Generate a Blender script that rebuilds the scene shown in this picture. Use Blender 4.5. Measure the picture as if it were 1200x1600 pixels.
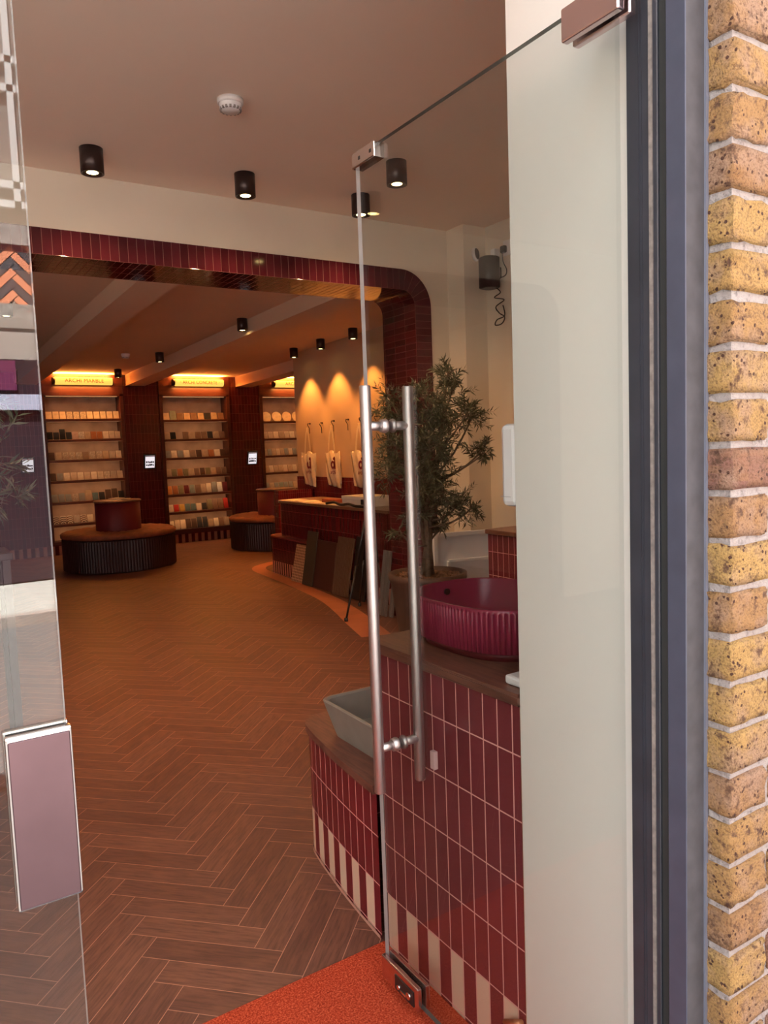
import bpy, bmesh, math, random
from mathutils import Vector, Matrix
random.seed(7)
PI = math.pi
for _o in list(bpy.data.objects):
    bpy.data.objects.remove(_o)
SC = bpy.context.scene
COL = SC.collection
R, S_, C_ = math.radians, math.sin, math.cos

# ------------------------------------------------------------------ camera
YAW, PIT, ROL, CAM_H, FPX = 0.5686, 0.0868, 0.0364, 1.45, 1177.0
fw = Vector((S_(YAW) * C_(PIT), C_(YAW) * C_(PIT), -S_(PIT)))
rt = Vector((C_(YAW), -S_(YAW), 0))
dn = fw.cross(rt)
rr = rt * C_(ROL) + dn * S_(ROL)
dd = -rt * S_(ROL) + dn * C_(ROL)
cam = bpy.data.cameras.new('camera')
cam.sensor_fit = 'VERTICAL'
cam.sensor_height = 36
cam.lens = FPX / 1600 * 36
cam.clip_start = .02
cam_o = bpy.data.objects.new('camera', cam)
COL.objects.link(cam_o)
m = Matrix.Identity(4)
for i in range(3):
    m[i][0] = rr[i]; m[i][1] = -dd[i]; m[i][2] = -fw[i]
m[0][3], m[1][3], m[2][3] = 0, 0, CAM_H
cam_o.matrix_world = m
SC.camera = cam_o

# ------------------------------------------------------------------ sky, sun, exposure
SKY = 1.5
SUN = 44.0
CAN_FRONT, CAN_BACK, CAN_WASH = 24.0, 6.5, 34.0
SHELF_W = .42  # power of the fill lamps added under the shelves
WARM = (1.0, .38, .075)
world = bpy.data.worlds.new('sky')
SC.world = world
world.use_nodes = True
wn = world.node_tree.nodes
bgn = wn['Background']
bgn.inputs[0].default_value = (.90, .95, 1.0, 1)
bgn.inputs[1].default_value = SKY
sun = bpy.data.lights.new('sun', 'SUN')
sun.energy = SUN
sun.angle = R(.6)
sun.color = (1, .96, .90)
sun_o = bpy.data.objects.new('sun', sun)
COL.objects.link(sun_o)
sun_o.location = (0, 6, 12)
sun_o.rotation_euler = Vector((.18, -.44, -.88)).to_track_quat('-Z', 'Y').to_euler()
SC.view_settings.view_transform = 'Standard'
SC.view_settings.look = 'None'
SC.view_settings.gamma = 1
SC.view_settings.use_curve_mapping = False
SC.view_settings.exposure = 1.42
SC.cycles.use_denoising = True
SC.cycles.max_bounces = 12
SC.cycles.transparent_max_bounces = 16
SC.cycles.diffuse_bounces = 8
SC.cycles.glossy_bounces = 5
SC.cycles.sample_clamp_indirect = 6
SC.cycles.caustics_reflective = False
SC.cycles.caustics_refractive = False


# ------------------------------------------------------------------ material helpers
class NT:
    def __init__(s, name):
        s.mat = bpy.data.materials.new(name)
        s.mat.use_nodes = True
        s.t = s.mat.node_tree
        s.b = s.t.nodes['Principled BSDF']
        s.out = s.t.nodes['Material Output']

    def n(s, typ, **kw):
        nd = s.t.nodes.new(typ)
        for k, v in kw.items():
            setattr(nd, k, v)
        return nd

    def put(s, sock, v):
        if hasattr(v, 'is_output') or isinstance(v, bpy.types.NodeSocket):
            s.t.links.new(v, sock)
        elif isinstance(v, (tuple, list)) and len(v) == 3 and sock.type == 'RGBA':
            sock.default_value = (*v, 1)
        else:
            sock.default_value = v

    def math(s, op, a, b=0.0, c=0.0):
        nd = s.n('ShaderNodeMath', operation=op)
        s.put(nd.inputs[0], a); s.put(nd.inputs[1], b); s.put(nd.inputs[2], c)
        return nd.outputs[0]

    def mix(s, f, a, b, blend='MIX'):
        nd = s.n('ShaderNodeMix', data_type='RGBA', blend_type=blend)
        s.put(nd.inputs[0], f); s.put(nd.inputs[6], a); s.put(nd.inputs[7], b)
        return nd.outputs[2]

    def noise(s, vec, scale, detail=3, rough=.5):
        nd = s.n('ShaderNodeTexNoise')
        nd.inputs['Scale'].default_value = scale
        nd.inputs['Detail'].default_value = detail
        nd.inputs['Roughness'].default_value = rough
        if vec is not None:
            s.t.links.new(vec, nd.inputs['Vector'])
        return nd.outputs[0]

    def ramp(s, f, stops):
        nd = s.n('ShaderNodeValToRGB')
        e = nd.color_ramp.elements
        while len(e) < len(stops):
            e.new(.5)
        for el, (p, c) in zip(e, stops):
            el.position = p
            el.color = (*c, 1) if len(c) == 3 else c
        s.t.links.new(f, nd.inputs[0])
        return nd.outputs[0]

    def obj_co(s, scale=(1, 1, 1)):
        tc = s.n('ShaderNodeTexCoord')
        mp = s.n('ShaderNodeMapping')
        mp.inputs['Scale'].default_value = scale
        s.t.links.new(tc.outputs['Object'], mp.inputs[0])
        return mp.outputs[0]

    def uv(s, scale=(1, 1, 1)):
        tc = s.n('ShaderNodeTexCoord')
        mp = s.n('ShaderNodeMapping')
        mp.inputs['Scale'].default_value = scale
        s.t.links.new(tc.outputs['UV'], mp.inputs[0])
        return mp.outputs[0]

    def bump(s, h, strength=.3, dist=.002):
        nd = s.n('ShaderNodeBump')
        nd.inputs['Strength'].default_value = strength
        nd.inputs['Distance'].default_value = dist
        s.t.links.new(h, nd.inputs['Height'])
        s.t.links.new(nd.outputs[0], s.b.inputs['Normal'])

    def set(s, col=None, rough=None, metal=None, spec=None, coat=None):
        if col is not None: s.put(s.b.inputs['Base Color'], col)
        if rough is not None: s.put(s.b.inputs['Roughness'], rough)
        if metal is not None: s.put(s.b.inputs['Metallic'], metal)
        if spec is not None: s.put(s.b.inputs['Specular IOR Level'], spec)
        if coat is not None: s.put(s.b.inputs['Coat Weight'], coat)
        return s.mat


def plain(name, col, rough=.5, metal=0, vary=.06, scale=9, spec=.5, bump=0):
    t = NT(name)
    co = t.obj_co()
    n = t.noise(co, scale, 4)
    d = tuple(max(0, c * (1 - vary)) for c in col)
    l = tuple(min(1, c * (1 + vary)) for c in col)
    c = t.ramp(n, [(.3, d), (.7, l)])
    if bump:
        t.bump(t.noise(co, scale * 12, 3), bump, .002)
    return t.set(c, rough, metal, spec)


def emit(name, col, strength):
    t = NT(name)
    t.put(t.b.inputs['Emission Color'], col)
    t.b.inputs['Emission Strength'].default_value = strength
    return t.set(col, .5)


def tile_mat(name, col, grout, w=.05, h=.15, g=.0028, stripe=None, rough=.12, vary=.35, voff=0.0, wob=.0):
    """stacked tiles laid out in the metre UVs; row 0 optionally alternates with cream tiles"""
    t = NT(name)
    tc = t.n('ShaderNodeTexCoord')
    sp = t.n('ShaderNodeSeparateXYZ')
    t.t.links.new(tc.outputs['UV'], sp.inputs[0])
    u = t.math('DIVIDE', sp.outputs[0], w)
    v = t.math('DIVIDE', t.math('SUBTRACT', sp.outputs[1], voff), h)
    fu, fv = t.math('FLOOR', u), t.math('FLOOR', v)
    ru, rv = t.math('SUBTRACT', u, fu), t.math('SUBTRACT', v, fv)
    du = t.math('MULTIPLY', t.math('MINIMUM', ru, t.math('SUBTRACT', 1.0, ru)), w)
    dv = t.math('MULTIPLY', t.math('MINIMUM', rv, t.math('SUBTRACT', 1.0, rv)), h)
    d = t.math('MINIMUM', du, dv)
    mask = t.math('LESS_THAN', d, g / 2)
    cb = t.n('ShaderNodeCombineXYZ')
    t.t.links.new(fu, cb.inputs[0]); t.t.links.new(fv, cb.inputs[1])
    wnz = t.n('ShaderNodeTexWhiteNoise', noise_dimensions='2D')
    t.t.links.new(cb.outputs[0], wnz.inputs['Vector'])
    dark = tuple(c * (1 - vary) for c in col)
    lite = tuple(c * (1 + vary * .5) for c in col)
    base = t.mix(wnz.outputs[0], dark, lite)
    soft = t.noise(t.uv(), 25, 3)
    base = t.mix(t.math('MULTIPLY', soft, .35), base, dark)
    if stripe:
        r0 = t.math('LESS_THAN', fv, .5)
        odd = t.math('GREATER_THAN', t.math('MODULO', t.math('ADD', fu, 1000.0), 2.0), .5)
        base = t.mix(t.math('MULTIPLY', r0, odd), base, stripe)
    c = t.mix(mask, base, grout)
    ro = t.math('ADD', t.math('MULTIPLY', mask, .6), rough)
    hgt = t.math('MINIMUM', t.math('DIVIDE', d, g), 1.0)
    if wob:
        hgt = t.math('ADD', hgt, t.math('MULTIPLY', t.noise(t.uv(), 22, 2), wob))
    t.bump(hgt, .5, .0012)
    return t.set(c, ro, 0, .5)


def wood_mat(name, a, b, scale=(1, 12, 1), rough=.4, grain=7, use_uv=False):
    t = NT(name)
    co = t.uv(scale) if use_uv else t.obj_co(scale)
    n = t.noise(co, grain, 6, .62)
    c = t.ramp(n, [(.28, a), (.72, b)])
    t.bump(n, .12, .001)
    return t.set(c, rough)


MAROON = (.19, .034, .045)
M = {}
M['cream_wall'] = plain('cream_wall_paint', (.78, .70, .58), .75, vary=.02, scale=3, bump=.05)
M['white_wall'] = plain('off_white_wall_paint', (.745, .735, .69), .42, vary=.02, scale=2)
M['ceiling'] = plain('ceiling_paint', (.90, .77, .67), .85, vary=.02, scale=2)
M['ceiling_back'] = plain('back_ceiling_warmed', (.76, .55, .40), .85, vary=.02, scale=2)  # warm bounce light on ceiling and beams is put into this colour
M['tile'] = tile_mat('maroon_counter_tile', MAROON, (.72, .36, .33), .05, .15, .0034, stripe=(.74, .55, .43), voff=.015, rough=.2, vary=.15)
M['tile_low'] = tile_mat('maroon_low_counter_tile', (.17, .013, .021), (.70, .34, .31), .05, .15, .0034, stripe=(.74, .56, .42), voff=.015, rough=.30, vary=.15)
M['arch_tile'] = tile_mat('maroon_arch_tile', (.088, .012, .020), (.22, .085, .075), .055, .155, .0026, rough=.08, vary=.35)
M['soffit_tile'] = tile_mat('glossy_soffit_tile', (.10, .012, .016), (.22, .07, .06), .05, .15, .0026, rough=.07, vary=.4, wob=1.1)
M['back_tile'] = tile_mat('dark_maroon_wall_tile', (.085, .008, .010), (.17, .035, .03), .055, .15, .003, stripe=(.42, .20, .15), rough=.22, voff=-.01)
M['desk_tile'] = tile_mat('dark_maroon_desk_tile', (.10, .008, .010), (.30, .07, .06), .03, .15, .0022, stripe=(.52, .26, .22), rough=.2, voff=-.005)
M['dado_tile'] = tile_mat('maroon_dado_tile', (.17, .013, .014), (.34, .08, .06), .03, .15, .0022, rough=.2, voff=-.01)
M['counter_wood'] = wood_mat('walnut_counter_top', (.078, .032, .023), (.22, .095, .065), (14, 1.6, 8), .38, 5)
M['header_wood'] = wood_mat('dark_red_wood', (.055, .010, .007), (.115, .026, .014), (1, 1, 14), .4, 5)
M['shelf_wood'] = wood_mat('dark_shelf_wood', (.10, .022, .012), (.17, .045, .022), (1, 8, 8), .4, 5)
M['drum_wood'] = wood_mat('dark_fluted_wood', (.014, .004, .005), (.030, .008, .009), (10, 10, 1), .38, 5)
M['plaster'] = plain('niche_plaster', (.56, .37, .25), .8, vary=.22, scale=3.5, bump=.1)
M['steel'] = None
t = NT('brushed_steel')
_n = t.noise(t.obj_co((60, 60, 3)), 8, 3)
M['steel'] = t.set(t.ramp(_n, [(.2, (.48, .44, .43)), (.8, (.62, .57, .565))]), .42, 1.0)
M['steel_flat'] = plain('satin_steel_plate', (.66, .52, .53), .22, 1.0, .08, 5)
M['lock_steel'] = plain('plate_pink_reflection', (.13, .08, .09), .34, .8, .12, 9)  # dim pink reflection put into the steel plate's base colour
M['chrome'] = plain('polished_steel', (.78, .74, .72), .10, 1.0, .03)
M['black'] = plain('black_plastic', (.012, .011, .012), .38, vary=.2)
M['bronze'] = plain('dark_bronze_metal', (.055, .035, .032), .34, .6, .1)
M['white_plastic'] = plain('white_plastic', (.83, .83, .84), .32, vary=.02)
M['lens'] = emit('lit_spotlight_lens', (1, .72, .28), 9)
M['frame_dark'] = plain('slate_grey_aluminium', (.040, .045, .058), .36, .25, .15, 14)
M['frame_blue'] = plain('blue_grey_aluminium', (.062, .072, .108), .42, .2, .1, 20)
M['frame_dust'] = plain('dusty_grey_aluminium', (.060, .062, .073), .6, .1, .22, 30)
M['seal'] = plain('grey_brush_seal', (.20, .18, .165), .9, vary=.25, scale=90)
M['dark_gap'] = plain('dark_rubber_channel', (.02, .022, .022), .7)
M['mastic'] = plain('blue_grey_mastic', (.14, .155, .20), .5, vary=.1)
M['terracotta'] = tile_mat('terracotta_inlay_tile', (.48, .16, .075), (.42, .22, .14), .15, .3, .003, rough=.4, vary=.12)
M['soil'] = plain('gravel', (.30, .16, .09), .8, vary=.6, scale=60, bump=.8)
M['pot'] = plain('brown_clay_pot', (.115, .065, .048), .55, vary=.2, scale=12)
M['bark'] = plain('olive_bark', (.17, .125, .09), .85, vary=.4, scale=25, bump=.6)
M['stone'] = plain('grey_stone', (.235, .215, .185), .55, vary=.08, scale=14, bump=.05)
M['burgundy'] = plain('burgundy_glaze', (.235, .022, .055), .22, vary=.05)
M['canvas'] = plain('cotton_canvas', (.76, .64, .46), .9, vary=.06, scale=30, bump=.15)
M['print'] = plain('maroon_print', (.20, .008, .03), .7)
M['paper'] = plain('cream_paper', (.80, .72, .58), .7, vary=.03)
M['card'] = plain('white_card', (.72, .68, .60), .7, vary=.03)
M['rust_box'] = plain('terracotta_clay', (.42, .10, .045), .6)
M['cushion'] = plain('rust_velvet', (.20, .060, .026), .75, vary=.3, scale=14, bump=.2)
M['maroon_paint'] = plain('maroon_lacquer', (.13, .006, .009), .6)
M['asphalt'] = plain('asphalt', (.13, .122, .118), .9, vary=.2, scale=30)
M['paving'] = plain('pale_paving', (.40, .38, .35), .85, vary=.15, scale=5)
M['stone_band'] = plain('weathered_stone_band', (.32, .27, .24), .85, vary=.25, scale=14)
M['render'] = plain('pale_render', (.36, .30, .27), .85, vary=.05)
M['opp_brick'] = plain('grey_brown_brick', (.17, .13, .115), .9, vary=.2, scale=10)
M['window_white'] = plain('white_painted_frame', (.42, .41, .42), .5)
M['window_glass_far'] = plain('grey_window_glass', (.10, .085, .08), .5)
M['lilac'] = plain('lilac_fascia', (.42, .42, .56), .5)
M['magenta'] = plain('magenta_board', (.14, .02, .07), .5)
M['shop_dark'] = plain('dark_shopfront', (.03, .015, .022), .4)
M['shelf_edge'] = M['shelf_wood']

# glass: physically plain pane, Schlick reflection on both faces
def glass_mat(name, tint, extra=0.0):
    t = NT(name)
    lw = t.n('ShaderNodeLayerWeight')
    lw.inputs[0].default_value = .5
    f = t.math('ADD', t.math('MULTIPLY', t.math('POWER', lw.outputs['Facing'], 5.0), .96), .04 + extra)
    tr = t.n('ShaderNodeBsdfTransparent'); tr.inputs[0].default_value = (*tint, 1)
    gl = t.n('ShaderNodeBsdfGlossy'); gl.inputs['Roughness'].default_value = 0.0
    mx = t.n('ShaderNodeMixShader')
    t.t.links.new(f, mx.inputs[0]); t.t.links.new(tr.outputs[0], mx.inputs[1]); t.t.links.new(gl.outputs[0], mx.inputs[2])
    t.t.links.new(mx.outputs[0], t.out.inputs[0])
    return t.mat
M['glass'] = glass_mat('clear_pane_glass', (.89, .91, .90))
M['glass_edge'] = plain('polished_glass_edge', (.50, .47, .47), .2)
M['glass_edge_dark'] = plain('green_glass_edge', (.10, .11, .10), .2)

# floor planks: colour varies per plank (face attribute) and with the grain
t = NT('walnut_plank')
at = t.n('ShaderNodeAttribute', attribute_name='tone')
gr = t.noise(t.uv((3, 34, 1)), 3.2, 7, .65)
gr2 = t.noise(t.uv((5, 16, 1)), 1.7, 4, .6)
c0 = t.ramp(at.outputs['Fac'], [(0, (.118, .046, .035)), (.5, (.148, .061, .046)), (1, (.190, .083, .060))])
c1 = t.mix(t.math('MULTIPLY', t.ramp(gr, [(.42, (0, 0, 0)), (.66, (1, 1, 1))]), .80), c0, (.058, .021, .014))
c1 = t.mix(t.math('MULTIPLY', t.ramp(gr2, [(.46, (0, 0, 0)), (.72, (1, 1, 1))]), .45), c1, (.26, .115, .07))
t.bump(gr, .12, .001)
M['plank'] = t.set(c1, t.math('ADD', t.math('MULTIPLY', gr2, .2), .34), 0, .42)
M['grout'] = plain('pinkish_floor_grout', (.56, .30, .23), .8)

# coir mat
t = NT('orange_red_mat_pile')
co = t.obj_co()
n1 = t.noise(co, 210, 4, .75)
n2 = t.noise(co, 9, 3)
c = t.ramp(n1, [(.34, (.20, .012, .006)), (.50, (.62, .075, .030)), (.66, (.95, .26, .13))])
c = t.mix(t.math('MULTIPLY', n2, .3), c, (.62, .10, .045))
t.bump(n1, 1.0, .006)
M['mat'] = t.set(c, .95, 0, .1)

# yellow stock brick
t = NT('yellow_stock_brick')
at = t.n('ShaderNodeAttribute', attribute_name='tone')
co = t.obj_co()
big = t.noise(co, 11, 4, .6)
mid = t.noise(co, 45, 5, .7)
fine = t.noise(co, 260, 3, .6)
c = t.ramp(at.outputs['Fac'], [(0, (.21, .108, .085)), (.16, (.27, .150, .075)), (.55, (.33, .200, .078)), (1, (.38, .25, .092))])
c = t.mix(t.math('MULTIPLY', t.ramp(big, [(.47, (0, 0, 0)), (.62, (1, 1, 1))]), .75), c, (.30, .20, .145))
c = t.mix(t.ramp(mid, [(.35, (1, 1, 1)), (.46, (0, 0, 0))]), c, (.10, .055, .036))
c = t.mix(t.math('MULTIPLY', t.ramp(fine, [(.32, (1, 1, 1)), (.52, (0, 0, 0))]), .75), c, (.12, .065, .04))
vor = t.n('ShaderNodeTexVoronoi'); vor.inputs['Scale'].default_value = 85
t.t.links.new(co, vor.inputs['Vector'])
pit = t.math('MULTIPLY', t.math('LESS_THAN', t.math('ADD', vor.outputs['Distance'], t.math('MULTIPLY', fine, .18)), .33), t.math('GREATER_THAN', t.noise(co, 30, 3), .50))
c = t.mix(pit, c, (.07, .035, .025))
hh = t.math('SUBTRACT', t.math('ADD', t.math('MULTIPLY', mid, .7), t.math('MULTIPLY', fine, .35)), t.math('MULTIPLY', pit, .9))
t.bump(hh, 1.0, .009)
M['brick'] = t.set(c, .9, 0, .2)
t = NT('pale_mortar')
n = t.noise(t.obj_co(), 70, 5, .7)
t.bump(n, 1.0, .012)
M['mortar'] = t.set(t.ramp(n, [(.25, (.14, .125, .12)), (.45, (.38, .35, .34)), (.8, (.46, .43, .41))]), .95)

t = NT('olive_leaf')
oi = t.n('ShaderNodeAttribute', attribute_name='tone')
M['leaf'] = t.set(t.ramp(oi.outputs['Fac'], [(0, (.030, .040, .018)), (.55, (.080, .095, .045)), (1, (.27, .27, .16))]), .5)


# ------------------------------------------------------------------ mesh helpers
def NB():
    b = bmesh.new()
    b.loops.layers.uv.new('UVMap')
    return b


def box(b, x0, x1, y0, y1, z0, z1, mi=0, bev=0, seg=2):
    vs = [b.verts.new(p) for p in ((x0, y0, z0), (x1, y0, z0), (x1, y1, z0), (x0, y1, z0), (x0, y0, z1), (x1, y0, z1), (x1, y1, z1), (x0, y1, z1))]
    fs = [b.faces.new([vs[i] for i in q]) for q in ((3, 2, 1, 0), (4, 5, 6, 7), (0, 1, 5, 4), (1, 2, 6, 5), (2, 3, 7, 6), (3, 0, 4, 7))]
    for f in fs: f.material_index = mi
    if bev:
        es = list({e for f in fs for e in f.edges})
        r = bmesh.ops.bevel(b, geom=es, offset=bev, segments=seg, profile=.5, affect='EDGES')
        for f in r['faces']: f.material_index = mi
    return vs


def boxm(b, M4, sx, sy, sz, mi=0, bev=0):
    """box of size sx,sy,sz centred at origin then transformed"""
    t = bmesh.new(); t.loops.layers.uv.new('UVMap')
    box(t, -sx / 2, sx / 2, -sy / 2, sy / 2, -sz / 2, sz / 2, mi, bev)
    bmesh.ops.transform(t, matrix=M4, verts=t.verts)
    merge(b, t)


def merge(b, t):
    me = bpy.data.meshes.new('tmp')
    t.to_mesh(me); t.free()
    b.from_mesh(me)
    bpy.data.meshes.remove(me)


def tube(b, pts, r, n=12, caps=True, mi=0):
    pts = [Vector(p) for p in pts]
    rs = r if isinstance(r, (list, tuple)) else [r] * len(pts)
    rings = []
    up = None
    for i, p in enumerate(pts):
        d = (pts[min(i + 1, len(pts) - 1)] - pts[max(i - 1, 0)]).normalized()
        if up is None:
            up = Vector((0, 0, 1)) if abs(d.z) < .9 else Vector((1, 0, 0))
        s = d.cross(up).normalized()
        up2 = s.cross(d).normalized()
        up = up2
        rings.append([b.verts.new(p + rs[i] * (s * C_(2 * PI * k / n) + up2 * S_(2 * PI * k / n))) for k in range(n)])
    for a, c in zip(rings, rings[1:]):
        for k in range(n):
            f = b.faces.new((a[k], a[(k + 1) % n], c[(k + 1) % n], c[k])); f.smooth = True; f.material_index = mi
    if caps:
        for q in (rings[0], rings[-1]):
            f = b.faces.new(q); f.material_index = mi


def lathe(b, prof, cx, cy, n=40, mi=0, fn=None, smooth=True):
    """prof: list of (r,z); fn(theta, r, z)->r"""
    rings = []
    for (r, z) in prof:
        if r < 1e-6:
            rings.append([b.verts.new((cx, cy, z))])
        else:
            ring = []
            for k in range(n):
                th = 2 * PI * k / n
                q = fn(th, r, z) if fn else (r, z)
                ring.append(b.verts.new((cx + q[0] * C_(th), cy + q[0] * S_(th), q[1])))
            rings.append(ring)
    for a, c in zip(rings, rings[1:]):
        for k in range(n):
            k2 = (k + 1) % n
            if len(a) == 1 and len(c) == 1: continue
            if len(a) == 1: f = b.faces.new((a[0], c[k], c[k2]))
            elif len(c) == 1: f = b.faces.new((a[k], c[0], a[k2]))
            else: f = b.faces.new((a[k], c[k], c[k2], a[k2]))
            f.smooth = smooth; f.material_index = mi


def prism(b, pts, z0, z1, mi=0):
    n = len(pts)
    lo = [b.verts.new((p[0], p[1], z0)) for p in pts]
    hi = [b.verts.new((p[0], p[1], z1)) for p in pts]
    b.faces.new(lo[::-1]).material_index = mi
    b.faces.new(hi).material_index = mi
    for i in range(n):
        j = (i + 1) % n
        b.faces.new((lo[i], lo[j], hi[j], hi[i])).material_index = mi


def wall_path(b, path, z0, z1, mi=0, u0=0.0, steps=1):
    """vertical skin along a plan path with metre UVs (u = arc length, v = z)"""
    uv = b.loops.layers.uv.verify()
    u = u0
    for p, q in zip(path, path[1:]):
        l = math.hypot(q[0] - p[0], q[1] - p[1])
        vs = [b.verts.new((p[0], p[1], z0)), b.verts.new((q[0], q[1], z0)), b.verts.new((q[0], q[1], z1)), b.verts.new((p[0], p[1], z1))]
        f = b.faces.new(vs); f.material_index = mi
        for lp, c in zip(f.loops, ((u, z0), (u + l, z0), (u + l, z1), (u, z1))):
            lp[uv].uv = c
        u += l


def uv_world(b, only=None):
    uv = b.loops.layers.uv.verify()
    b.normal_update()
    for f in b.faces:
        if only is not None and f.material_index not in only: continue
        n = f.normal
        for lp in f.loops:
            c = lp.vert.co
            if abs(n.z) > .7: lp[uv].uv = (c.x, c.y)
            elif abs(n.x) > abs(n.y): lp[uv].uv = (c.y, c.z)
            else: lp[uv].uv = (c.x, c.z)


def base_loc(o):
    v = Vector((0, 0, 0))
    while o is not None:
        v += o.location
        o = o.parent
    return v


def obj(name, b, mats, parent=None, kind=None, label=None, recalc=True, smooth_angle=None):
    if recalc:
        bmesh.ops.recalc_face_normals(b, faces=b.faces)
    if parent is not None:
        bmesh.ops.translate(b, vec=-base_loc(parent), verts=b.verts)
    me = bpy.data.meshes.new(name)
    b.to_mesh(me); b.free()
    for mm in (mats if isinstance(mats, (list, tuple)) else [mats]):
        me.materials.append(mm)
    o = bpy.data.objects.new(name, me)
    COL.objects.link(o)
    o.parent = parent
    if kind: o['kind'] = kind
    if label: o['label'] = label
    return o


def struct(name, b, mats, **k):
    o = obj(name, b, mats, kind='structure', **k)
    return o


def tag(o, label, cat, group=None):
    o['label'] = label; o['category'] = cat
    if group: o['group'] = group
    return o


def thing(name, label, cat, loc, group=None):
    o = bpy.data.objects.new(name, None)
    o.empty_display_size = .05
    COL.objects.link(o)
    o.location = loc
    return tag(o, label, cat, group)


def origin_to(o, p):
    """move a mesh thing's origin to p without moving it"""
    p = Vector(p)
    for v in o.data.vertices: v.co -= p
    o.location = p
    return o


def dup(root, loc, label=None, group=None):
    r = root.copy(); COL.objects.link(r); r.location = loc
    if label: r['label'] = label
    if group: r['group'] = group
    for ch in list(root.children):
        c = ch.copy(); COL.objects.link(c); c.parent = r
        for g in ch.children:
            d = g.copy(); COL.objects.link(d); d.parent = c
    return r


def text_mesh(name, body, size, mat, loc, rot, parent=None, ext=.001, align='CENTER', space=1.0, sx=1.0):
    cu = bpy.data.curves.new(name, 'FONT')
    cu.body = body; cu.size = size; cu.extrude = ext; cu.align_x = align; cu.align_y = 'CENTER'
    cu.space_character = space
    tmp = bpy.data.objects.new('tmp', cu)
    COL.objects.link(tmp)
    dg = bpy.context.evaluated_depsgraph_get()
    dg.update()
    me = bpy.data.meshes.new_from_object(tmp.evaluated_get(dg))
    bpy.data.objects.remove(tmp)
    Mx = Matrix.Translation(Vector(loc) - (base_loc(parent) if parent else Vector())) @ rot.to_4x4() @ Matrix.Diagonal((sx, 1, 1, 1))
    me.transform(Mx)
    me.materials.clear(); me.materials.append(mat)
    o = bpy.data.objects.new(name, me)
    COL.objects.link(o); o.parent = parent
    return o


# ------------------------------------------------------------------ the setting: key dimensions
ZC, ZB, ZBEAM = 3.143, 2.70, 2.53       # front ceiling, back ceiling, beam underside
YL, YL2 = 4.90, 5.36                    # lintel wall faces
XP = 1.085                              # inner face of the white pier
XW = 4.60
YBK = 12.10                             # back wall pier faces

# floor: herringbone planks over grout
def herring(b, x0, x1, y0, y1, w, L, gap, ox, oy, z, mapf=None, tones=None):
    uv = b.loops.layers.uv.verify()
    lay = b.faces.layers.float.get('tone') or b.faces.layers.float.new('tone')
    A = (1 / math.sqrt(2), -1 / math.sqrt(2)); B = (-1 / math.sqrt(2), -1 / math.sqrt(2))
    rng = random.Random(3)
    def put(a0, a1, b0, b1, along, row_i=0):
        cx = ox + A[0] * (a0 + a1) / 2 + B[0] * (b0 + b1) / 2
        cy = oy + A[1] * (a0 + a1) / 2 + B[1] * (b0 + b1) / 2
        if not (x0 <= cx <= x1 and y0 <= cy <= y1): return
        g = gap / 2
        cs = [(a0 + g, b0 + g), (a1 - g, b0 + g), (a1 - g, b1 - g), (a0 + g, b1 - g)]
        P = [(ox + A[0] * p + B[0] * q, oy + A[1] * p + B[1] * q, z) for p, q in cs]
        if mapf: P = [mapf(p) for p in P]
        f = b.faces.new([b.verts.new(p) for p in P])
        f.material_index = 0
        f[lay] = rng.random() if tones is None else tones(rng, row_i)
        uo, vo = rng.uniform(0, 50), rng.uniform(0, 50)
        for lp, (p, q) in zip(f.loops, cs):
            lp[uv].uv = (uo + p - a0, vo + q - b0) if along == 0 else (uo + q - b0, vo + p - a0)
    span = int((abs(x1 - x0) + abs(y1 - y0)) / L) + 4
    cxm, cym = (x0 + x1) / 2 - ox, (y0 + y1) / 2 - oy
    for j in range(-60, 60):
        sx_ = j * L * math.sqrt(2)
        if not (x0 - ox - 2 * L < sx_ < x1 - ox + 2 * L): continue
        i0 = int((oy - y1) / (w * math.sqrt(2))) - 12
        i1 = int((oy - y0) / (w * math.sqrt(2))) + 12
        for i in range(i0, i1):
            a, c = i * w + j * L, i * w - j * L
            put(a, a + L, c, c + w, 0, i)
            put(a + L, a + L + w, c + w - L, c + w, 1, i + 1)

b = NB()
herring(b, -3.7, 7.2, 1.55, 12.3, .0893, .402, .0022, .545, 2.2115, 0)
for f in b.faces:
    if f.normal.z < 0: f.normal_flip()
b.normal_update()
for f in b.faces:
    if f.normal.z < 0: f.normal_flip()
box(b, -6.0, 7.2, .78, 12.5, -.08, -.0012, 1)
struct('floor', b, [M['plank'], M['grout']], recalc=False)

b = NB()
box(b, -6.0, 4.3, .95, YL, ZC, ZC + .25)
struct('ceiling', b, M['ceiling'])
b = NB()
def slope_box(b, x0, x1, y0, y1, za, zb, top):
    vs = box(b, x0, x1, y0, y1, 0, top)
    for v in vs[:4]: v.co.z = za if v.co.y < (y0 + y1) / 2 else zb
def zback(y): return ZB + .0148 * (12.1 - y)
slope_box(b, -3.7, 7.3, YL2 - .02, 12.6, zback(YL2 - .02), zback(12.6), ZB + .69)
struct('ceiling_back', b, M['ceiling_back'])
# beams running into the room
for k, x0 in enumerate((-.44, 1.49, 3.06, 4.78)):
    b = NB()
    x1 = x0 + .29
    if k == 3: x0, x1 = 4.86, 5.14
    y0 = YL2 - .01 if k < 3 else 9.3
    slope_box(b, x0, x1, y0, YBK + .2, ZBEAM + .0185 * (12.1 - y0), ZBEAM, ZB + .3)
    struct('trim_%d' % (k + 1), b, M['ceiling_back'])

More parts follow.
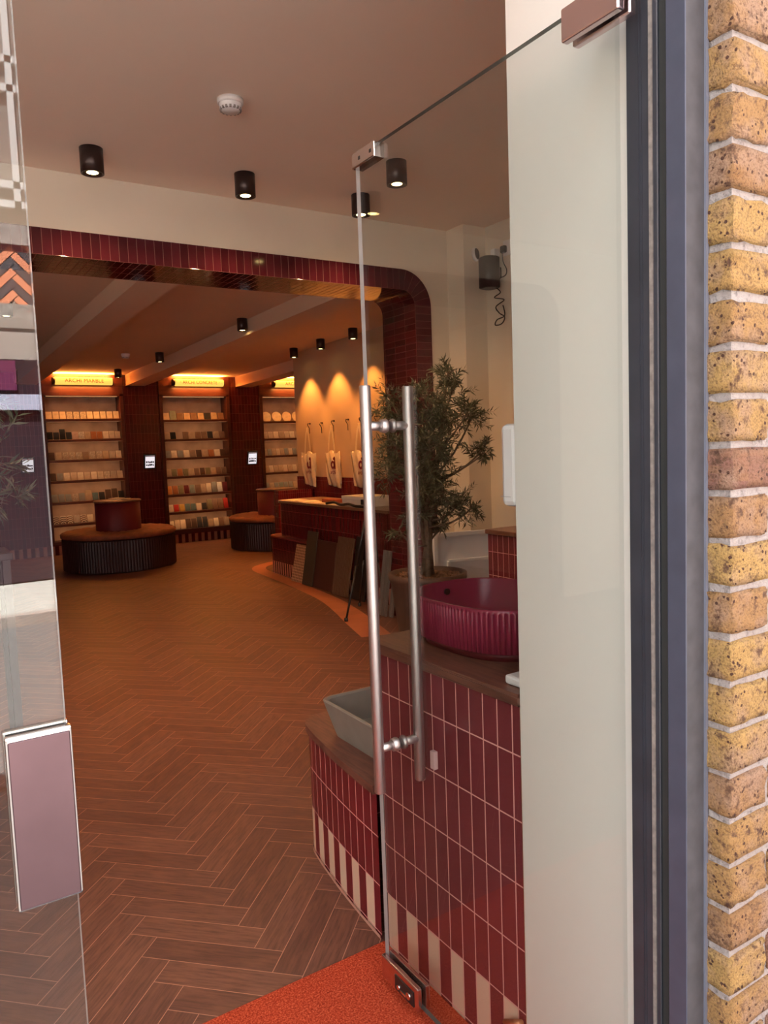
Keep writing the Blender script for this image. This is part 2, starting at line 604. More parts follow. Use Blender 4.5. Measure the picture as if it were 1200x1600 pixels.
# lintel wall with a tiled, round-cornered opening
XI, XO = 3.48, 3.634          # inner and outer tile edge on the right jamb
XLI, XLO = -2.9, -3.054
ZI, ZO = 2.648, 2.803
def arch_path(xr, xl, zt, r, nseg=14):
    P = [(xr, -.0)]
    P.append((xr, zt - r))
    for k in range(1, nseg):
        a = PI / 2 * k / nseg
        P.append((xr - r + r * C_(a), zt - r + r * S_(a)))
    P.append((xr - r, zt)); P.append((xl + r, zt))
    for k in range(1, nseg):
        a = PI / 2 * k / nseg
        P.append((xl + r - r * S_(a), zt - r + r * C_(a)))
    P.append((xl, zt - r)); P.append((xl, 0))
    return P
inner = arch_path(XI, XLI, ZI, .12)
outer = arch_path(XO, XLO, ZO, .274)
def arclen(P):
    L = [0]
    for p, q in zip(P, P[1:]): L.append(L[-1] + math.dist(p, q))
    return L
LI, LO = arclen(inner), arclen(outer)
b = NB()
uv = b.loops.layers.uv.verify()
SEG = []
for i in range(len(outer) - 1):        # u follows the middle line so tiles fan around the corner
    SEG.append((LO[i] + LI[i]) / 2)
SEG.append((LO[-1] + LI[-1]) / 2)
T = .012
for i in range(len(outer) - 1):
    q = [(*inner[i],), (*inner[i + 1],), (*outer[i + 1],), (*outer[i],)]
    f = b.faces.new([b.verts.new((p[0], YL - T, p[1])) for p in q])
    for lp, c in zip(f.loops, ((SEG[i], 0), (SEG[i + 1], 0), (SEG[i + 1], .154), (SEG[i], .154))): lp[uv].uv = c
    f2 = b.faces.new([b.verts.new((outer[i][0], YL - T, outer[i][1])), b.verts.new((outer[i + 1][0], YL - T, outer[i + 1][1])),
                      b.verts.new((outer[i + 1][0], YL, outer[i + 1][1])), b.verts.new((outer[i][0], YL, outer[i][1]))])
    for lp in f2.loops: lp[uv].uv = (.02, .05)
    f3 = b.faces.new([b.verts.new((inner[i][0], YL - T, inner[i][1])), b.verts.new((inner[i + 1][0], YL - T, inner[i + 1][1])),
                      b.verts.new((inner[i + 1][0], YL2, inner[i + 1][1])), b.verts.new((inner[i][0], YL2, inner[i][1]))])
    f3.material_index = 1
    for lp, c in zip(f3.loops, ((LI[i], 0), (LI[i + 1], 0), (LI[i + 1], YL2 - YL + T), (LI[i], YL2 - YL + T))): lp[uv].uv = c
struct('trim_arch_tiles', b, [M['arch_tile'], M['soffit_tile']])
b = NB()
def rect_pt(i, P, xr, xl, zt):
    n = (len(P) - 4 - 2) // 2
    x, z = P[i]
    cr = [(P[1][0], P[1][1]), P[2 + 12]]
    return None
def ring_to_rect(b, P, Y, xr, xl, zt, nseg=14):
    Q = []
    zs = P[1][1]
    for i, (x, z) in enumerate(P):
        if i <= 1: Q.append((xr, z))
        elif i <= nseg:
            k = (i - 1) / nseg
            Q.append((xr, zs + (zt - zs) * min(1, k * 2)) if k <= .5 else (xr + (P[nseg + 1][0] - xr) * (k - .5) * 2, zt))
        elif i == nseg + 1: Q.append((x, zt))
        elif i == nseg + 2: Q.append((x, zt))
        elif i < 2 * nseg + 2:
            k = (i - nseg - 2) / nseg
            Q.append((P[nseg + 2][0] + (xl - P[nseg + 2][0]) * k * 2, zt) if k <= .5 else (xl, zt + (zs - zt) * (k - .5) * 2))
        else: Q.append((xl, z))
    for i in range(len(P) - 1):
        b.faces.new([b.verts.new((p[0], Y, p[1])) for p in (P[i], P[i + 1], Q[i + 1], Q[i])])
ring_to_rect(b, outer, YL, 3.817, -6.0, ZC)
ring_to_rect(b, inner, YL2, 4.7, -3.6, ZC)
box(b, -6.0, 3.817, YL + .01, YL2 - .01, ZO + .05, ZC)
bmesh.ops.remove_doubles(b, verts=b.verts, dist=1e-5)
struct('wall_middle', b, M['cream_wall'])

# right side wall of the front room, stepping around a pillar
b = NB()
box(b, 3.817, 4.3, 4.69, YL2, 0, ZC)
box(b, 4.04, 4.3, .95, 4.69, 0, ZC)
struct('wall_right', b, M['cream_wall'])
b = NB()
box(b, -6.2, -6.0, .78, YL2, 0, ZC)
box(b, -3.8, -3.6, YL2 - .05, 12.6, 0, ZC)
struct('wall_left', b, M['cream_wall'])
b = NB()
box(b, XP, 1.36, .835, 1.182, 0, ZC)
struct('wall_pier', b, M['white_wall'])
b = NB()
box(b, 1.36, 4.3, .80, .95, 0, ZC)
struct('wall_front', b, M['white_wall'])
b = NB()
box(b, XW, 4.80, YL2, 9.35, 0, ZB + .2)
struct('wall_tote', b, plain('tote_wall_warm_tint', (.56, .40, .26), .8, vary=.03, scale=3, bump=.05))  # white wall, the orange lamp light on it is put into the colour
b = NB()
box(b, 7.2, 7.4, 9.15, 12.6, 0, ZB + .2)
box(b, 4.8, 7.4, 9.15, 9.35, 0, ZB + .2)
struct('wall_back_right', b, M['cream_wall'])
b = NB()
box(b, XW - .018, XW, YL2, 9.35, 0, 1.087)
uv_world(b)
struct('trim_dado', b, M['dado_tile'])
# back wall piers and striped plinth
b = NB()
units = [(1.87, 2.95), (3.61, 4.68), (5.33, 6.40)]
edges = [-3.7, 1.81, 3.01, 3.55, 4.74, 5.27, 6.46, 7.2]
for i in range(0, 8, 2):
    box(b, edges[i], edges[i + 1], YBK, 12.6, 0, ZB)
for i in range(1, 7, 2):
    box(b, edges[i], edges[i + 1], YBK, 12.6, 0, .15)
    box(b, edges[i], edges[i + 1], 12.42, 12.6, .15, ZB)
uv_world(b)
struct('wall_back', b, M['back_tile'])

# unseen upper storeys of our own building, height set to shade the entrance
b = NB()
box(b, -9, 12, .70, 13, 3.40, 5.9)
box(b, 1.90, 12, .70, .80, 0, 3.4)
box(b, -9, 1.9, .70, .95, 3.10, 3.4)
box(b, -9, -8.8, .9, 13, 0, 3.4)
box(b, 11.8, 12, .9, 13, 0, 3.4)
box(b, -9, 12, 12.8, 13, 0, 3.4)
struct('wall_upper', b, M['opp_brick'])

# ------------------------------------------------------------------ brick pier at the right of the entrance
b = NB()
lay = b.faces.layers.float.new('tone')
YF = .692
CO, Z0 = .0762, .518 - .0762 * 8
rng = random.Random(11)
for k in range(36):
    za, zb = Z0 + k * CO + .0050 + rng.uniform(-.001, .001), Z0 + (k + 1) * CO - .0050 + rng.uniform(-.001, .001)
    x = XP; hdr = (k % 2 == 0)
    first = True
    while x < 1.9:
        w = .1025 if hdr else .215
        x1 = min(x + w, 1.9)
        t = NB(); tl = t.faces.layers.float.new('tone')
        jx = rng.uniform(-.0015, .0015)
        dep = .1025 if first else .08
        vs = box(t, x + (jx if first else 0), x1, YF + rng.uniform(-.0012, .0012), YF + dep, za + rng.uniform(0, .002), zb - rng.uniform(0, .002))
        bmesh.ops.subdivide_edges(t, edges=t.edges, cuts=4, use_grid_fill=True)
        for v in t.verts:
            v.co += Vector((rng.uniform(-1, 1), rng.uniform(-1, 1), rng.uniform(-1, 1))) * .0016
        bmesh.ops.bevel(t, geom=[e for e in t.edges if len(e.link_faces) == 2 and e.calc_face_angle(0) > 1.0], offset=.003, segments=2, affect='EDGES')
        tv = rng.random() if rng.random() > .14 else 0.0
        for f in t.faces: f[tl] = .25 + .75 * tv if tv > 0 else rng.uniform(0, .1); f.smooth = True
        me = bpy.data.meshes.new('tmp'); t.to_mesh(me); t.free(); b.from_mesh(me); bpy.data.meshes.remove(me)
        x = x1 + .0095; hdr = not hdr; first = False
nb = len(b.faces)
bm_start = set(b.faces)
box(b, XP + .0055, 1.9, YF + .006, .80, Z0, Z0 + 36 * CO, 1)
struct('wall_brick', b, [M['brick'], M['mortar']])

# aluminium door frame between brick and pier
fr = thing('door_frame', 'dark slate grey aluminium door frame post beside the yellow brick', 'door frame', (1.06, .80, 0))
b = NB()
box(b, 1.045, 1.085, .7955, .8560, 0, 2.55, 0, .0015, 1)
box(b, 1.030, 1.16, .7955, .8560, 2.30, 2.55, 0)
obj('inner_post', b, M['frame_dark'], fr)
b = NB()
box(b, 1.0425, 1.047, .804, .8105, 0, 2.3)
obj('brush_seal', b, M['seal'], fr)
b = NB()
box(b, 1.0435, 1.0452, .8245, .8258, 0, 2.3)
box(b, 1.0435, 1.0452, .8300, .8308, 0, 2.3)
obj('bead', b, M['frame_dark'], fr)
b = NB()
box(b, 1.050, 1.085, .7720, .7958, 0, 2.55)
obj('channel', b, M['dark_gap'], fr)
b = NB()
box(b, 1.034, 1.12, .7370, .7722, 0, 2.55, 0, .0012, 1)
b.normal_update()
for f in b.faces:
    if f.normal.y < -.9: f.material_index = 1
obj('outer_post', b, [M['frame_blue'], M['frame_dust']], fr)
b = NB()
box(b, 1.0795, 1.0862, .7335, .7375, 0, 2.6)
obj('mastic_bead', b, M['mastic'], fr)

# ------------------------------------------------------------------ the two glass leaves
def glass_leaf(x0, x1, y0, y1, z0, z1, free):
    b = NB()
    box(b, x0, x1, y0, y1, z0, z1)
    b.normal_update()
    thin_x = (x1 - x0) < (y1 - y0)
    for f in b.faces:
        n = f.normal
        if thin_x: f.material_index = 0 if abs(n.x) > .5 or n.y < -.5 else (1 if n.y > .5 else 2)
        else: f.material_index = 0 if abs(n.y) > .5 else (1 if n.x > .5 else 2)
    return b
dr = thing('glass_door', 'open frameless glass door with long steel bar handles', 'glass door', (1.0, .83, 0))
obj('glass_pane', glass_leaf(.9945, 1.0055, .835, 1.628, .045, 2.157, 1), [M['glass'], M['glass_edge'], M['glass_edge_dark']], dr)
hy, hr = 1.534, .0137
for sx, nm in ((-1, 'outer'), (1, 'inner')):
    b = NB()
    x = 1.0 + sx * .061
    tube(b, [(x, hy, .5975), (x, hy, .5995), (x, hy, 1.5925), (x, hy, 1.5945)], [hr - .001, hr, hr, hr - .001], 28)
    o = obj('pull_bar', b, M['steel'], dr)
    for z in (.708, 1.499):
        b = NB()
        x0, x1 = (1.0 - .061, .9945) if sx < 0 else (1.0055, 1.0 + .061)
        tube(b, [(x0, hy, z), (x1, hy, z)], .0108, 20)
        obj('standoff', b, M['steel'], o)
        b = NB()
        xa, xb = (.9775, .9945) if sx < 0 else (1.0055, 1.0165)
        tube(b, [(xa, hy, z), (xa + .003, hy, z), (xb - .003, hy, z), (xb, hy, z)], [.012, .0155, .0175, .0165], 24)
        obj('collar', b, M['steel'], o)
def patch(x0, x1, y0, y1, z0, z1, parent, name, mat=None):
    b = NB()
    box(b, x0, x1, y0, y1, z0, z1, 0, .003)
    return obj(name, b, mat or M['steel_flat'], parent)
p = patch(.981, .9944, 1.462, 1.629, .040, .102, dr, 'bottom_lock_patch')
patch(1.0056, 1.019, 1.462, 1.629, .040, .102, dr, 'bottom_lock_patch')
b = NB(); box(b, .979, .9815, 1.478, 1.563, .046, .086, 0, .0008, 1)
lk = obj('lock_plate', b, M['black'], p)
b = NB()
tube(b, [(.9765, 1.50, .064), (.981, 1.50, .064)], .009, 20)
tube(b, [(.9765, 1.545, .060), (.981, 1.545, .060)], .006, 16)
box(b, .9770, .9795, 1.510, 1.536, .053, .058)
obj('key_cylinder', b, M['chrome'], p)
patch(.984, 1.016, 1.528, 1.630, 2.124, 2.160, dr, 'top_lock_patch', M['chrome'])
b = NB(); box(b, .9835, .9842, 1.540, 1.548, 2.137, 2.145); box(b, .9835, .9842, 1.590, 1.598, 2.137, 2.145)
obj('screw', b, M['black'], dr)
patch(.979, .9944, .815, .934, 2.106, 2.160, dr, 'hinge_patch', M['steel_flat'])
patch(1.0056, 1.021, .815, .934, 2.106, 2.160, dr, 'hinge_patch', M['steel_flat'])
# clear stop on the door glass
b = NB()
box(b, 1.006, 1.018, 1.395, 1.412, .684, .728, 0, .002)
tag(origin_to(obj('door_stop', b, plain('clear_acrylic', (.62, .42, .42), .12)), (1.006, 1.403, .70)), 'small clear plastic door stop beside the lower end of the inner bar handle', 'door stop')

# closed leaf on the left, in the shopfront plane
dl = thing('glass_door_closed', 'closed frameless glass door leaf with square lock box at its edge', 'glass door', (.136, .9, 0))
dl.name = 'glass_door'
obj('glass_pane', glass_leaf(-.76, .136, .8945, .9055, .04, 2.60, 0), [M['glass'], M['glass_edge'], M['glass_edge_dark']], dl)
lb = NB()
box(lb, .072, .140, .884, .8944, .955, 1.153, 0, .003)
lbo = obj('lock_case', lb, M['chrome'], dl)
lb = NB()
box(lb, .0745, .1375, .8828, .8842, .958, 1.147, 0, .001, 1)
obj('cover_plate', lb, M['lock_steel'], lbo)
lb = NB()
box(lb, .072, .140, .9056, .916, .955, 1.153, 0, .003)
obj('lock_case', lb, M['chrome'], dl)
# unseen fixed glazing further left, widened with a transom for more daylight
b = NB()
box(b, -6.0, -.80, .8945, .9055, .04, 2.69)
box(b, -6.0, 1.045, .8945, .9055, 2.75, 3.10)
struct('window_1', b, M['glass'])
b = NB()
for x in (-6.0, -4.2, -2.4, -.80):
    box(b, x, x + .04, .87, .93, 0, 2.6)
box(b, -6.0, 1.045, .87, .93, 2.69, 2.75)
struct('trim_window_post', b, M['frame_dark'])

# ------------------------------------------------------------------ entrance mat
b = NB()
box(b, -1.6, 1.0885, .98, 1.785, -.001, .010, 0, .004)
tag(obj('entrance_mat', b, M['mat']), 'orange red bristle entrance mat on the floor under the glass door', 'mat')
b = NB()
box(b, -3.0, 1.9, .60, .98, -.02, .004)
struct('trim_threshold', b, M['frame_dust'])

# ------------------------------------------------------------------ tiled counters on the right
tc = thing('tiled_counter', 'tall maroon tiled counter with walnut top beside the white pier', 'counter', (1.3, 1.5, 0))
pth = [(1.09, 1.182), (1.09, 1.74), (1.092, 1.762), (1.10, 1.782), (1.115, 1.797), (1.135, 1.803), (1.9, 1.803)]
b = NB()
uv = b.loops.layers.uv.verify()
wall_path(b, pth, 0, .878, 0, u0=.018)
obj('tiled_front', b, M['tile'], tc)
b = NB()
box(b, 1.10, 1.9, 1.19, 1.79, .01, .875)
obj('carcass', b, M['shop_dark'], tc)
b = NB()
def offset_top(pts, inx, z0, z1):
    prism(b, pts + [(inx, pts[-1][1]), (inx, pts[0][1])], z0, z1)
prism(b, [(1.078, 1.182), (1.078, 1.75), (1.084, 1.785), (1.100, 1.808), (1.13, 1.82), (1.9, 1.82), (1.9, 1.182)], .878, .906)
bmesh.ops.bevel(b, geom=[e for e in b.edges if abs(e.verts[0].co.z - e.verts[1].co.z) < 1e-4], offset=.007, segments=3, affect='EDGES')
obj('counter_top', b, M['counter_wood'], tc)
b = NB()
box(b, 1.0855, 1.0885, 1.182, 1.1845, .02, .878); obj('edge_trim', b, plain('brass_trim', (.55, .33, .2), .35, .8), tc)

lc = thing('low_tiled_counter', 'low curved maroon tiled counter with cream stripes at its foot', 'counter', (1.4, 2.1, 0))
def smooth_path(P, n=6):
    out = []
    for i in range(len(P) - 1):
        p0, p1, p2, p3 = P[max(i - 1, 0)], P[i], P[i + 1], P[min(i + 2, len(P) - 1)]
        for k in range(n):
            t_ = k / n
            out.append(tuple(.5 * (2 * p1[j] + (p2[j] - p0[j]) * t_ + (2 * p0[j] - 5 * p1[j] + 4 * p2[j] - p3[j]) * t_ * t_ + (3 * p1[j] - p0[j] - 3 * p2[j] + p3[j]) * t_ ** 3) for j in range(len(p1))))
    out.append(tuple(P[-1]))
    return out
cur = smooth_path([(1.092, 1.805), (1.100, 1.92), (1.112, 2.05), (1.128, 2.18), (1.146, 2.30), (1.168, 2.385), (1.21, 2.425), (1.30, 2.435), (1.9, 2.44)])
b = NB()
wall_path(b, cur, 0, .446, 0, u0=.010)
obj('tiled_front', b, M['tile_low'], lc)
b = NB()
prism(b, [(x - .012, y + .008 * (1 if x > 1.2 else 0)) for x, y in cur] + [(1.9, 1.806), (1.080, 1.806)], .446, .472)
obj('counter_top', b, M['counter_wood'], lc)
b = NB()
wall_path(b, [(x - .004, y + .002) for x, y in cur], 0, .012, 0)
obj('foot_trim', b, M['grout'], lc)

# burgundy fluted basin
def superell(cx, cy, ax, ay, n, k, N, fl=0, nf=0):
    th = 2 * PI * k / N
    c, s = C_(th), S_(th)
    r = (abs(c / ax) ** n + abs(s / ay) ** n) ** (-1 / n)
    r += fl * abs(math.sin(nf * th / 2)) if nf else 0
    return cx + r * c, cy + r * s
def loft(b, rings, close_top=False, close_bottom=True, smooth=True):
    R_ = [[b.verts.new(p) for p in ring] for ring in rings]
    n = len(R_[0])
    for a, c in zip(R_, R_[1:]):
        for k in range(n):
            f = b.faces.new((a[k], a[(k + 1) % n], c[(k + 1) % n], c[k])); f.smooth = smooth
    if close_bottom: b.faces.new(R_[0][::-1])
    if close_top: b.faces.new(R_[-1])
    return R_
bs = thing('fluted_basin', 'burgundy fluted oval countertop basin on the tall walnut counter', 'basin', (1.34, 1.55, .906))
N = 104 * 6
def ring(ax, ay, z, fl=0, nf=0, cx=1.345, cy=1.555):
    return [(*superell(cx, cy, ax, ay, 2.6, k, N, fl, nf), z) for k in range(N)]
b = NB()
loft(b, [ring(.178, .222, .927), ring(.180, .224, .930, .0080, 104), ring(.185, .231, 1.030, .0080, 104), ring(.190, .236, 1.033), ring(.190, .236, 1.040), ring(.184, .230, 1.042), ring(.180, .226, 1.038), ring(.172, .216, .96), ring(.14, .18, .942), ring(.02, .02, .938)], True)
obj('bowl', b, M['burgundy'], bs)
b = NB()
loft(b, [ring(.165, .205, .906), ring(.165, .205, .930)], True)
obj('foot', b, plain('dark_burgundy_foot', (.12, .012, .02), .4), bs)
b = NB()
tube(b, [(1.345, 1.775, 1.012), (1.345, 1.768, 1.012)], .009, 16)
obj('overflow_hole', b, M['black'], bs)

# grey stone rectangular basin
sb = thing('stone_basin', 'grey stone rectangular basin on the low curved counter', 'basin', (1.37, 2.05, .472))
def rr(x0, x1, y0, y1, r, z, n=5):
    P = []
    for (cx, cy, a0) in ((x1 - r, y1 - r, 0), (x0 + r, y1 - r, 90), (x0 + r, y0 + r, 180), (x1 - r, y0 + r, 270)):
        for k in range(n + 1):
            a = R(a0 + 90 * k / n)
            P.append((cx + r * C_(a), cy + r * S_(a), z))
    return P
b = NB()
loft(b, [rr(1.185, 1.56, 1.865, 2.225, .03, .472), rr(1.150, 1.595, 1.835, 2.255, .035, .596), rr(1.153, 1.592, 1.838, 2.252, .035, .600), rr(1.160, 1.585, 1.845, 2.245, .03, .600),
         rr(1.166, 1.579, 1.851, 2.239, .03, .594), rr(1.192, 1.553, 1.872, 2.218, .03, .500), rr(1.25, 1.50, 1.92, 2.17, .03, .488)], True, smooth=False)
obj('bowl', b, M['stone'], sb)
b = NB(); lathe(b, [(0, .4895), (.022, .4895), (.024, .487)], 1.37, 2.05, 20); obj('drain', b, M['steel'], sb)

# small white remote on the counter
b = NB(); box(b, 1.113, 1.20, 1.205, 1.262, .9065, .928, 0, .006)
rm = tag(obj('white_remote', b, M['white_plastic']), 'small white plastic remote lying on the walnut counter against the white pier', 'remote')
origin_to(rm, (1.15, 1.23, .906))
b = NB(); box(b, 1.150, 1.175, 1.225, 1.229, .9275, .9285)
obj('marking', b, M['black'], rm)
# entry phone on the hidden end of the pier
b = NB(); box(b, 1.088, 1.175, 1.1825, 1.232, 1.312, 1.488, 0, .012)
ep = tag(obj('entry_phone', b, M['white_plastic']), 'tall white rounded plastic handset on the inner end of the white pier', 'entry phone')
origin_to(ep, (1.13, 1.18, 1.40))
b = NB(); box(b, 1.0872, 1.12, 1.20, 1.2325, 1.3325, 1.334)
obj('seam', b, plain('grey_seam', (.45, .45, .47), .5), ep)
# brass pipe stub low at the foot of the pier
b = NB(); tube(b, [(1.078, 1.192, .150), (1.076, 1.245, .118)], .007, 12)
tag(origin_to(obj('copper_pipe', b, plain('copper_pipe_metal', (.60, .27, .14), .35, .7)), (1.078, 1.2, .15)), 'short copper pipe stub low at the foot of the tall tiled counter', 'pipe')

# ------------------------------------------------------------------ things in the alcove: side plinth, framed panel, olive tree
sp_ = thing('tiled_plinth', 'dark maroon tiled plinth with wooden top in the alcove behind the burgundy basin', 'plinth', (3.5, 3.3, 0))
b = NB()
box(b, 3.10, 4.03, 2.90, 3.64, 0, .876); uv_world(b)
obj('tiled_body', b, M['tile'], sp_)
b = NB(); box(b, 3.085, 4.035, 2.885, 3.652, .876, .905, 0, .005); obj('top', b, M['counter_wood'], sp_)

pn = thing('framed_panel', 'white framed panel board standing behind the olive pot', 'panel', (3.45, 4.3, 0))
b = NB()
Mx = Matrix.Translation((3.60, 4.50, .385)) @ Matrix.Rotation(R(-14), 4, 'Z')
boxm(b, Mx, .56, .03, .77, 0, .003)
obj('board', b, M['white_plastic'], pn)
for nm, (px, pz, sx, sz) in (('frame_rail', (0, .385, .54, .03)), ('frame_stile', (-.255, 0, .03, .80)), ('frame_stile', (.255, 0, .03, .80)), ('inner_rail', (.06, .18, .42, .022)), ('inner_stile', (-.15, -.1, .022, .56))):
    b = NB(); boxm(b, Mx @ Matrix.Translation((px, -.022, pz)), sx, .034, sz, 0, .002)
    obj(nm, b, M['white_plastic'], pn)

def leaf_on(b, lay, p, ax, rng, L0):
    sd = ax.cross(Vector((rng.gauss(0, 1), rng.gauss(0, 1), rng.gauss(0, 1)))).normalized()
    L = L0 * rng.uniform(.65, 1.15); w = L * .095
    nrm = ax.cross(sd) * L * .05
    v = [b.verts.new(p), b.verts.new(p + ax * L * .4 + sd * w + nrm), b.verts.new(p + ax * L), b.verts.new(p + ax * L * .4 - sd * w + nrm), b.verts.new(p + ax * L * .45)]
    tone = min(1, max(0, rng.gauss(.4, .28)))
    for q in ((v[0], v[1], v[4]), (v[1], v[2], v[4]), (v[2], v[3], v[4]), (v[3], v[0], v[4])):
        f = b.faces.new(q); f[lay] = tone
def twig_cluster(b, bw, c, rad, n, rng, L0):
    lay = b.faces.layers.float.get('tone') or b.faces.layers.float.new('tone')
    nt = max(4, n // 15)
    for _ in range(nt):
        d = Vector((rng.gauss(0, 1), rng.gauss(0, 1), rng.gauss(.15, .9))).normalized()
        s = Vector(c) + Vector((rng.uniform(-1, 1), rng.uniform(-1, 1), rng.uniform(-1, 1))) * rad * .45
        ln = rad * rng.uniform(.6, 1.15)
        bend = Vector((rng.gauss(0, .3), rng.gauss(0, .3), rng.uniform(-.35, .25)))
        pts = [s + (d * q + bend * q * q) * ln for q in (0, .25, .5, .75, 1)]
        tube(bw, pts, [.0022, .002, .0017, .0013, .0008], 4, False)
        for i in range(1, 9):
            q = .12 + .88 * i / 8
            p = s + (d * q + bend * q * q) * ln
            dr_ = (d + bend * 2 * q).normalized()
            side = dr_.cross(Vector((rng.gauss(0, 1), rng.gauss(0, 1), rng.gauss(0, 1)))).normalized()
            for sg in (1, -1):
                leaf_on(b, lay, p, (dr_ * rng.uniform(.5, 1.1) + side * sg * rng.uniform(.5, 1)).normalized(), rng, L0)
def leaf_cluster(b, c, rad, n, rng, L0=.058, flat=.8):
    lay = b.faces.layers.float.get('tone') or b.faces.layers.float.new('tone')
    for _ in range(n):
        d = Vector((rng.gauss(0, 1), rng.gauss(0, 1), rng.gauss(0, 1))).normalized()
        rr_ = rad * rng.random() ** .5
        p = Vector(c) + Vector((d.x * rr_, d.y * rr_, d.z * rr_ * flat))
        ax = (d + Vector((rng.gauss(0, .55), rng.gauss(0, .55), rng.gauss(.15, .55)))).normalized()
        sd = ax.cross(Vector((rng.gauss(0, 1), rng.gauss(0, 1), rng.gauss(0, 1)))).normalized()
        L = L0 * rng.uniform(.7, 1.2); w = L * .085
        nrm = ax.cross(sd) * L * .04
        v = [b.verts.new(p), b.verts.new(p + ax * L * .35 + sd * w + nrm), b.verts.new(p + ax * L), b.verts.new(p + ax * L * .35 - sd * w + nrm), b.verts.new(p + ax * L * .4)]
        tone = min(1, max(0, rng.gauss(.4, .25)))
        for q in ((v[0], v[1], v[4]), (v[1], v[2], v[4]), (v[2], v[3], v[4]), (v[3], v[0], v[4])):
            f = b.faces.new(q); f[lay] = tone
def olive(label, cx, cy, z0, clusters, potr, poth, name='potted_olive', seed=1, per=150, L0=.058):
    rng = random.Random(seed)
    o = thing(name, label, 'plant', (cx, cy, z0))
    b = NB()
    lathe(b, [(0, z0), (potr * .72, z0), (potr * .80, z0 + poth * .3), (potr * .95, z0 + poth * .9), (potr, z0 + poth * .93), (potr, z0 + poth), (potr * .9, z0 + poth), (potr * .88, z0 + poth * .93)], cx, cy, 40)
    obj('pot', b, M['pot'], o)
    b = NB()
    rg2 = random.Random(5)
    lathe(b, [(0, z0 + poth * .96), (potr * .88, z0 + poth * .955)], cx, cy, 40)
    for _ in range(200):
        a, q = rg2.uniform(0, 2 * PI), potr * .84 * math.sqrt(rg2.random())
        Mq = Matrix.Translation((cx + q * C_(a), cy + q * S_(a), z0 + poth * .965)) @ Matrix.Rotation(rg2.uniform(0, 3), 4, 'X') @ Matrix.Rotation(rg2.uniform(0, 3), 4, 'Z')
        s_ = rg2.uniform(.008, .018)
        boxm(b, Mq, s_, s_ * .8, s_ * .7)
    obj('gravel', b, M['soil'], o)
    b = NB()
    tk = potr / .275
    top = Vector((cx + .02, cy, z0 + poth + (.62 if potr > .2 else .36)))
    base = Vector((cx, cy, z0 + poth * .95))
    stems = []
    for k in range(3):
        off = tk * Vector((.035 * C_(k * 2.1), .035 * S_(k * 2.1), 0))
        hs_ = top.z - base.z
        P = [base + off, base + off * .4 + Vector((.01, 0, hs_ * .3)), base + off * 1.3 + Vector((.0, .01, hs_ * .65)), top + off * 2]
        tube(b, P, [.024 * tk, .019 * tk, .016 * tk, .010 * tk], 10)
        stems.append(P)
    forks = {}
    for (x, y, z, r_) in clusters:
        c = Vector((x, y, z))
        st = stems[rng.randrange(3)]
        zt = min(c.z - .1, st[3].z)
        s = st[1].lerp(st[3], max(0, min(1, (zt - st[1].z) / (st[3].z - st[1].z))))
        mid = s.lerp(c, .5) + Vector((rng.uniform(-.04, .04), rng.uniform(-.04, .04), -.03))
        P = smooth_path([tuple(s), tuple(mid), tuple(c), tuple(c + Vector((rng.uniform(-.03, .03), 0, r_ * .8)))], 3)
        tube(b, P, [.009 - .006 * i / len(P) for i in range(len(P))], 6)
        for q in range(5):
            d = Vector((rng.gauss(0, 1), rng.gauss(0, 1), rng.gauss(0, .8))).normalized() * r_ * .9
            tube(b, [tuple(c), tuple(c + d * .6 + Vector((0, 0, .01))), tuple(c + d)], [.003, .002, .001], 4, False)
    bw = b
    b = NB()
    for (x, y, z, r_) in clusters:
        twig_cluster(b, bw, (x, y, z), r_ * 1.12, int(per * (r_ / .12) ** 2), rng, L0)
    obj('branches', bw, M['bark'], o)
    obj('foliage', b, M['leaf'], o, recalc=False, kind=None)
    return o
cl = [(3.25, 4.20, 1.93, .10), (3.32, 4.24, 1.84, .08), (3.13, 4.18, 1.72, .13), (3.36, 4.15, 1.64, .12), (3.28, 4.30, 1.58, .10), (3.47, 4.2, 1.66, .08), (3.56, 4.2, 1.41, .075), (3.49, 4.15, 1.36, .055),
      (3.18, 4.2, 1.42, .14), (3.02, 4.15, 1.30, .13), (3.16, 4.3, 1.18, .13), (3.30, 4.2, 1.02, .09), (3.42, 4.2, .98, .085), (2.80, 4.2, 1.44, .12), (2.74, 4.2, 1.28, .11), (2.90, 4.1, 1.16, .12),
      (2.80, 4.25, 1.76, .09), (2.97, 4.2, 1.76, .11), (3.02, 4.25, 1.55, .13), (2.88, 4.3, 1.60, .11), (3.10, 4.3, 1.00, .11), (2.95, 4.2, 1.00, .09), (2.82, 4.2, .85, .07), (3.2, 4.25, .88, .07), (3.0, 4.1, 1.45, .12), (3.1, 4.1, 1.1, .1)]
olive('bushy grey green olive tree in brown pot beside the tiled arch', 3.06, 4.25, 0, cl, .275, .56, per=400, L0=.056)
cl2 = [(.26 + dx, 3.6 + dy, z, r_) for dx, dy, z, r_ in ((0, 0, 1.72, .10), (.08, 0, 1.66, .09), (-.1, .05, 1.6, .12), (.05, 0, 1.45, .12), (.12, .02, 1.32, .08), (-.08, 0, 1.36, .12), (.06, -.03, 1.26, .07), (-.14, 0, 1.5, .1))]

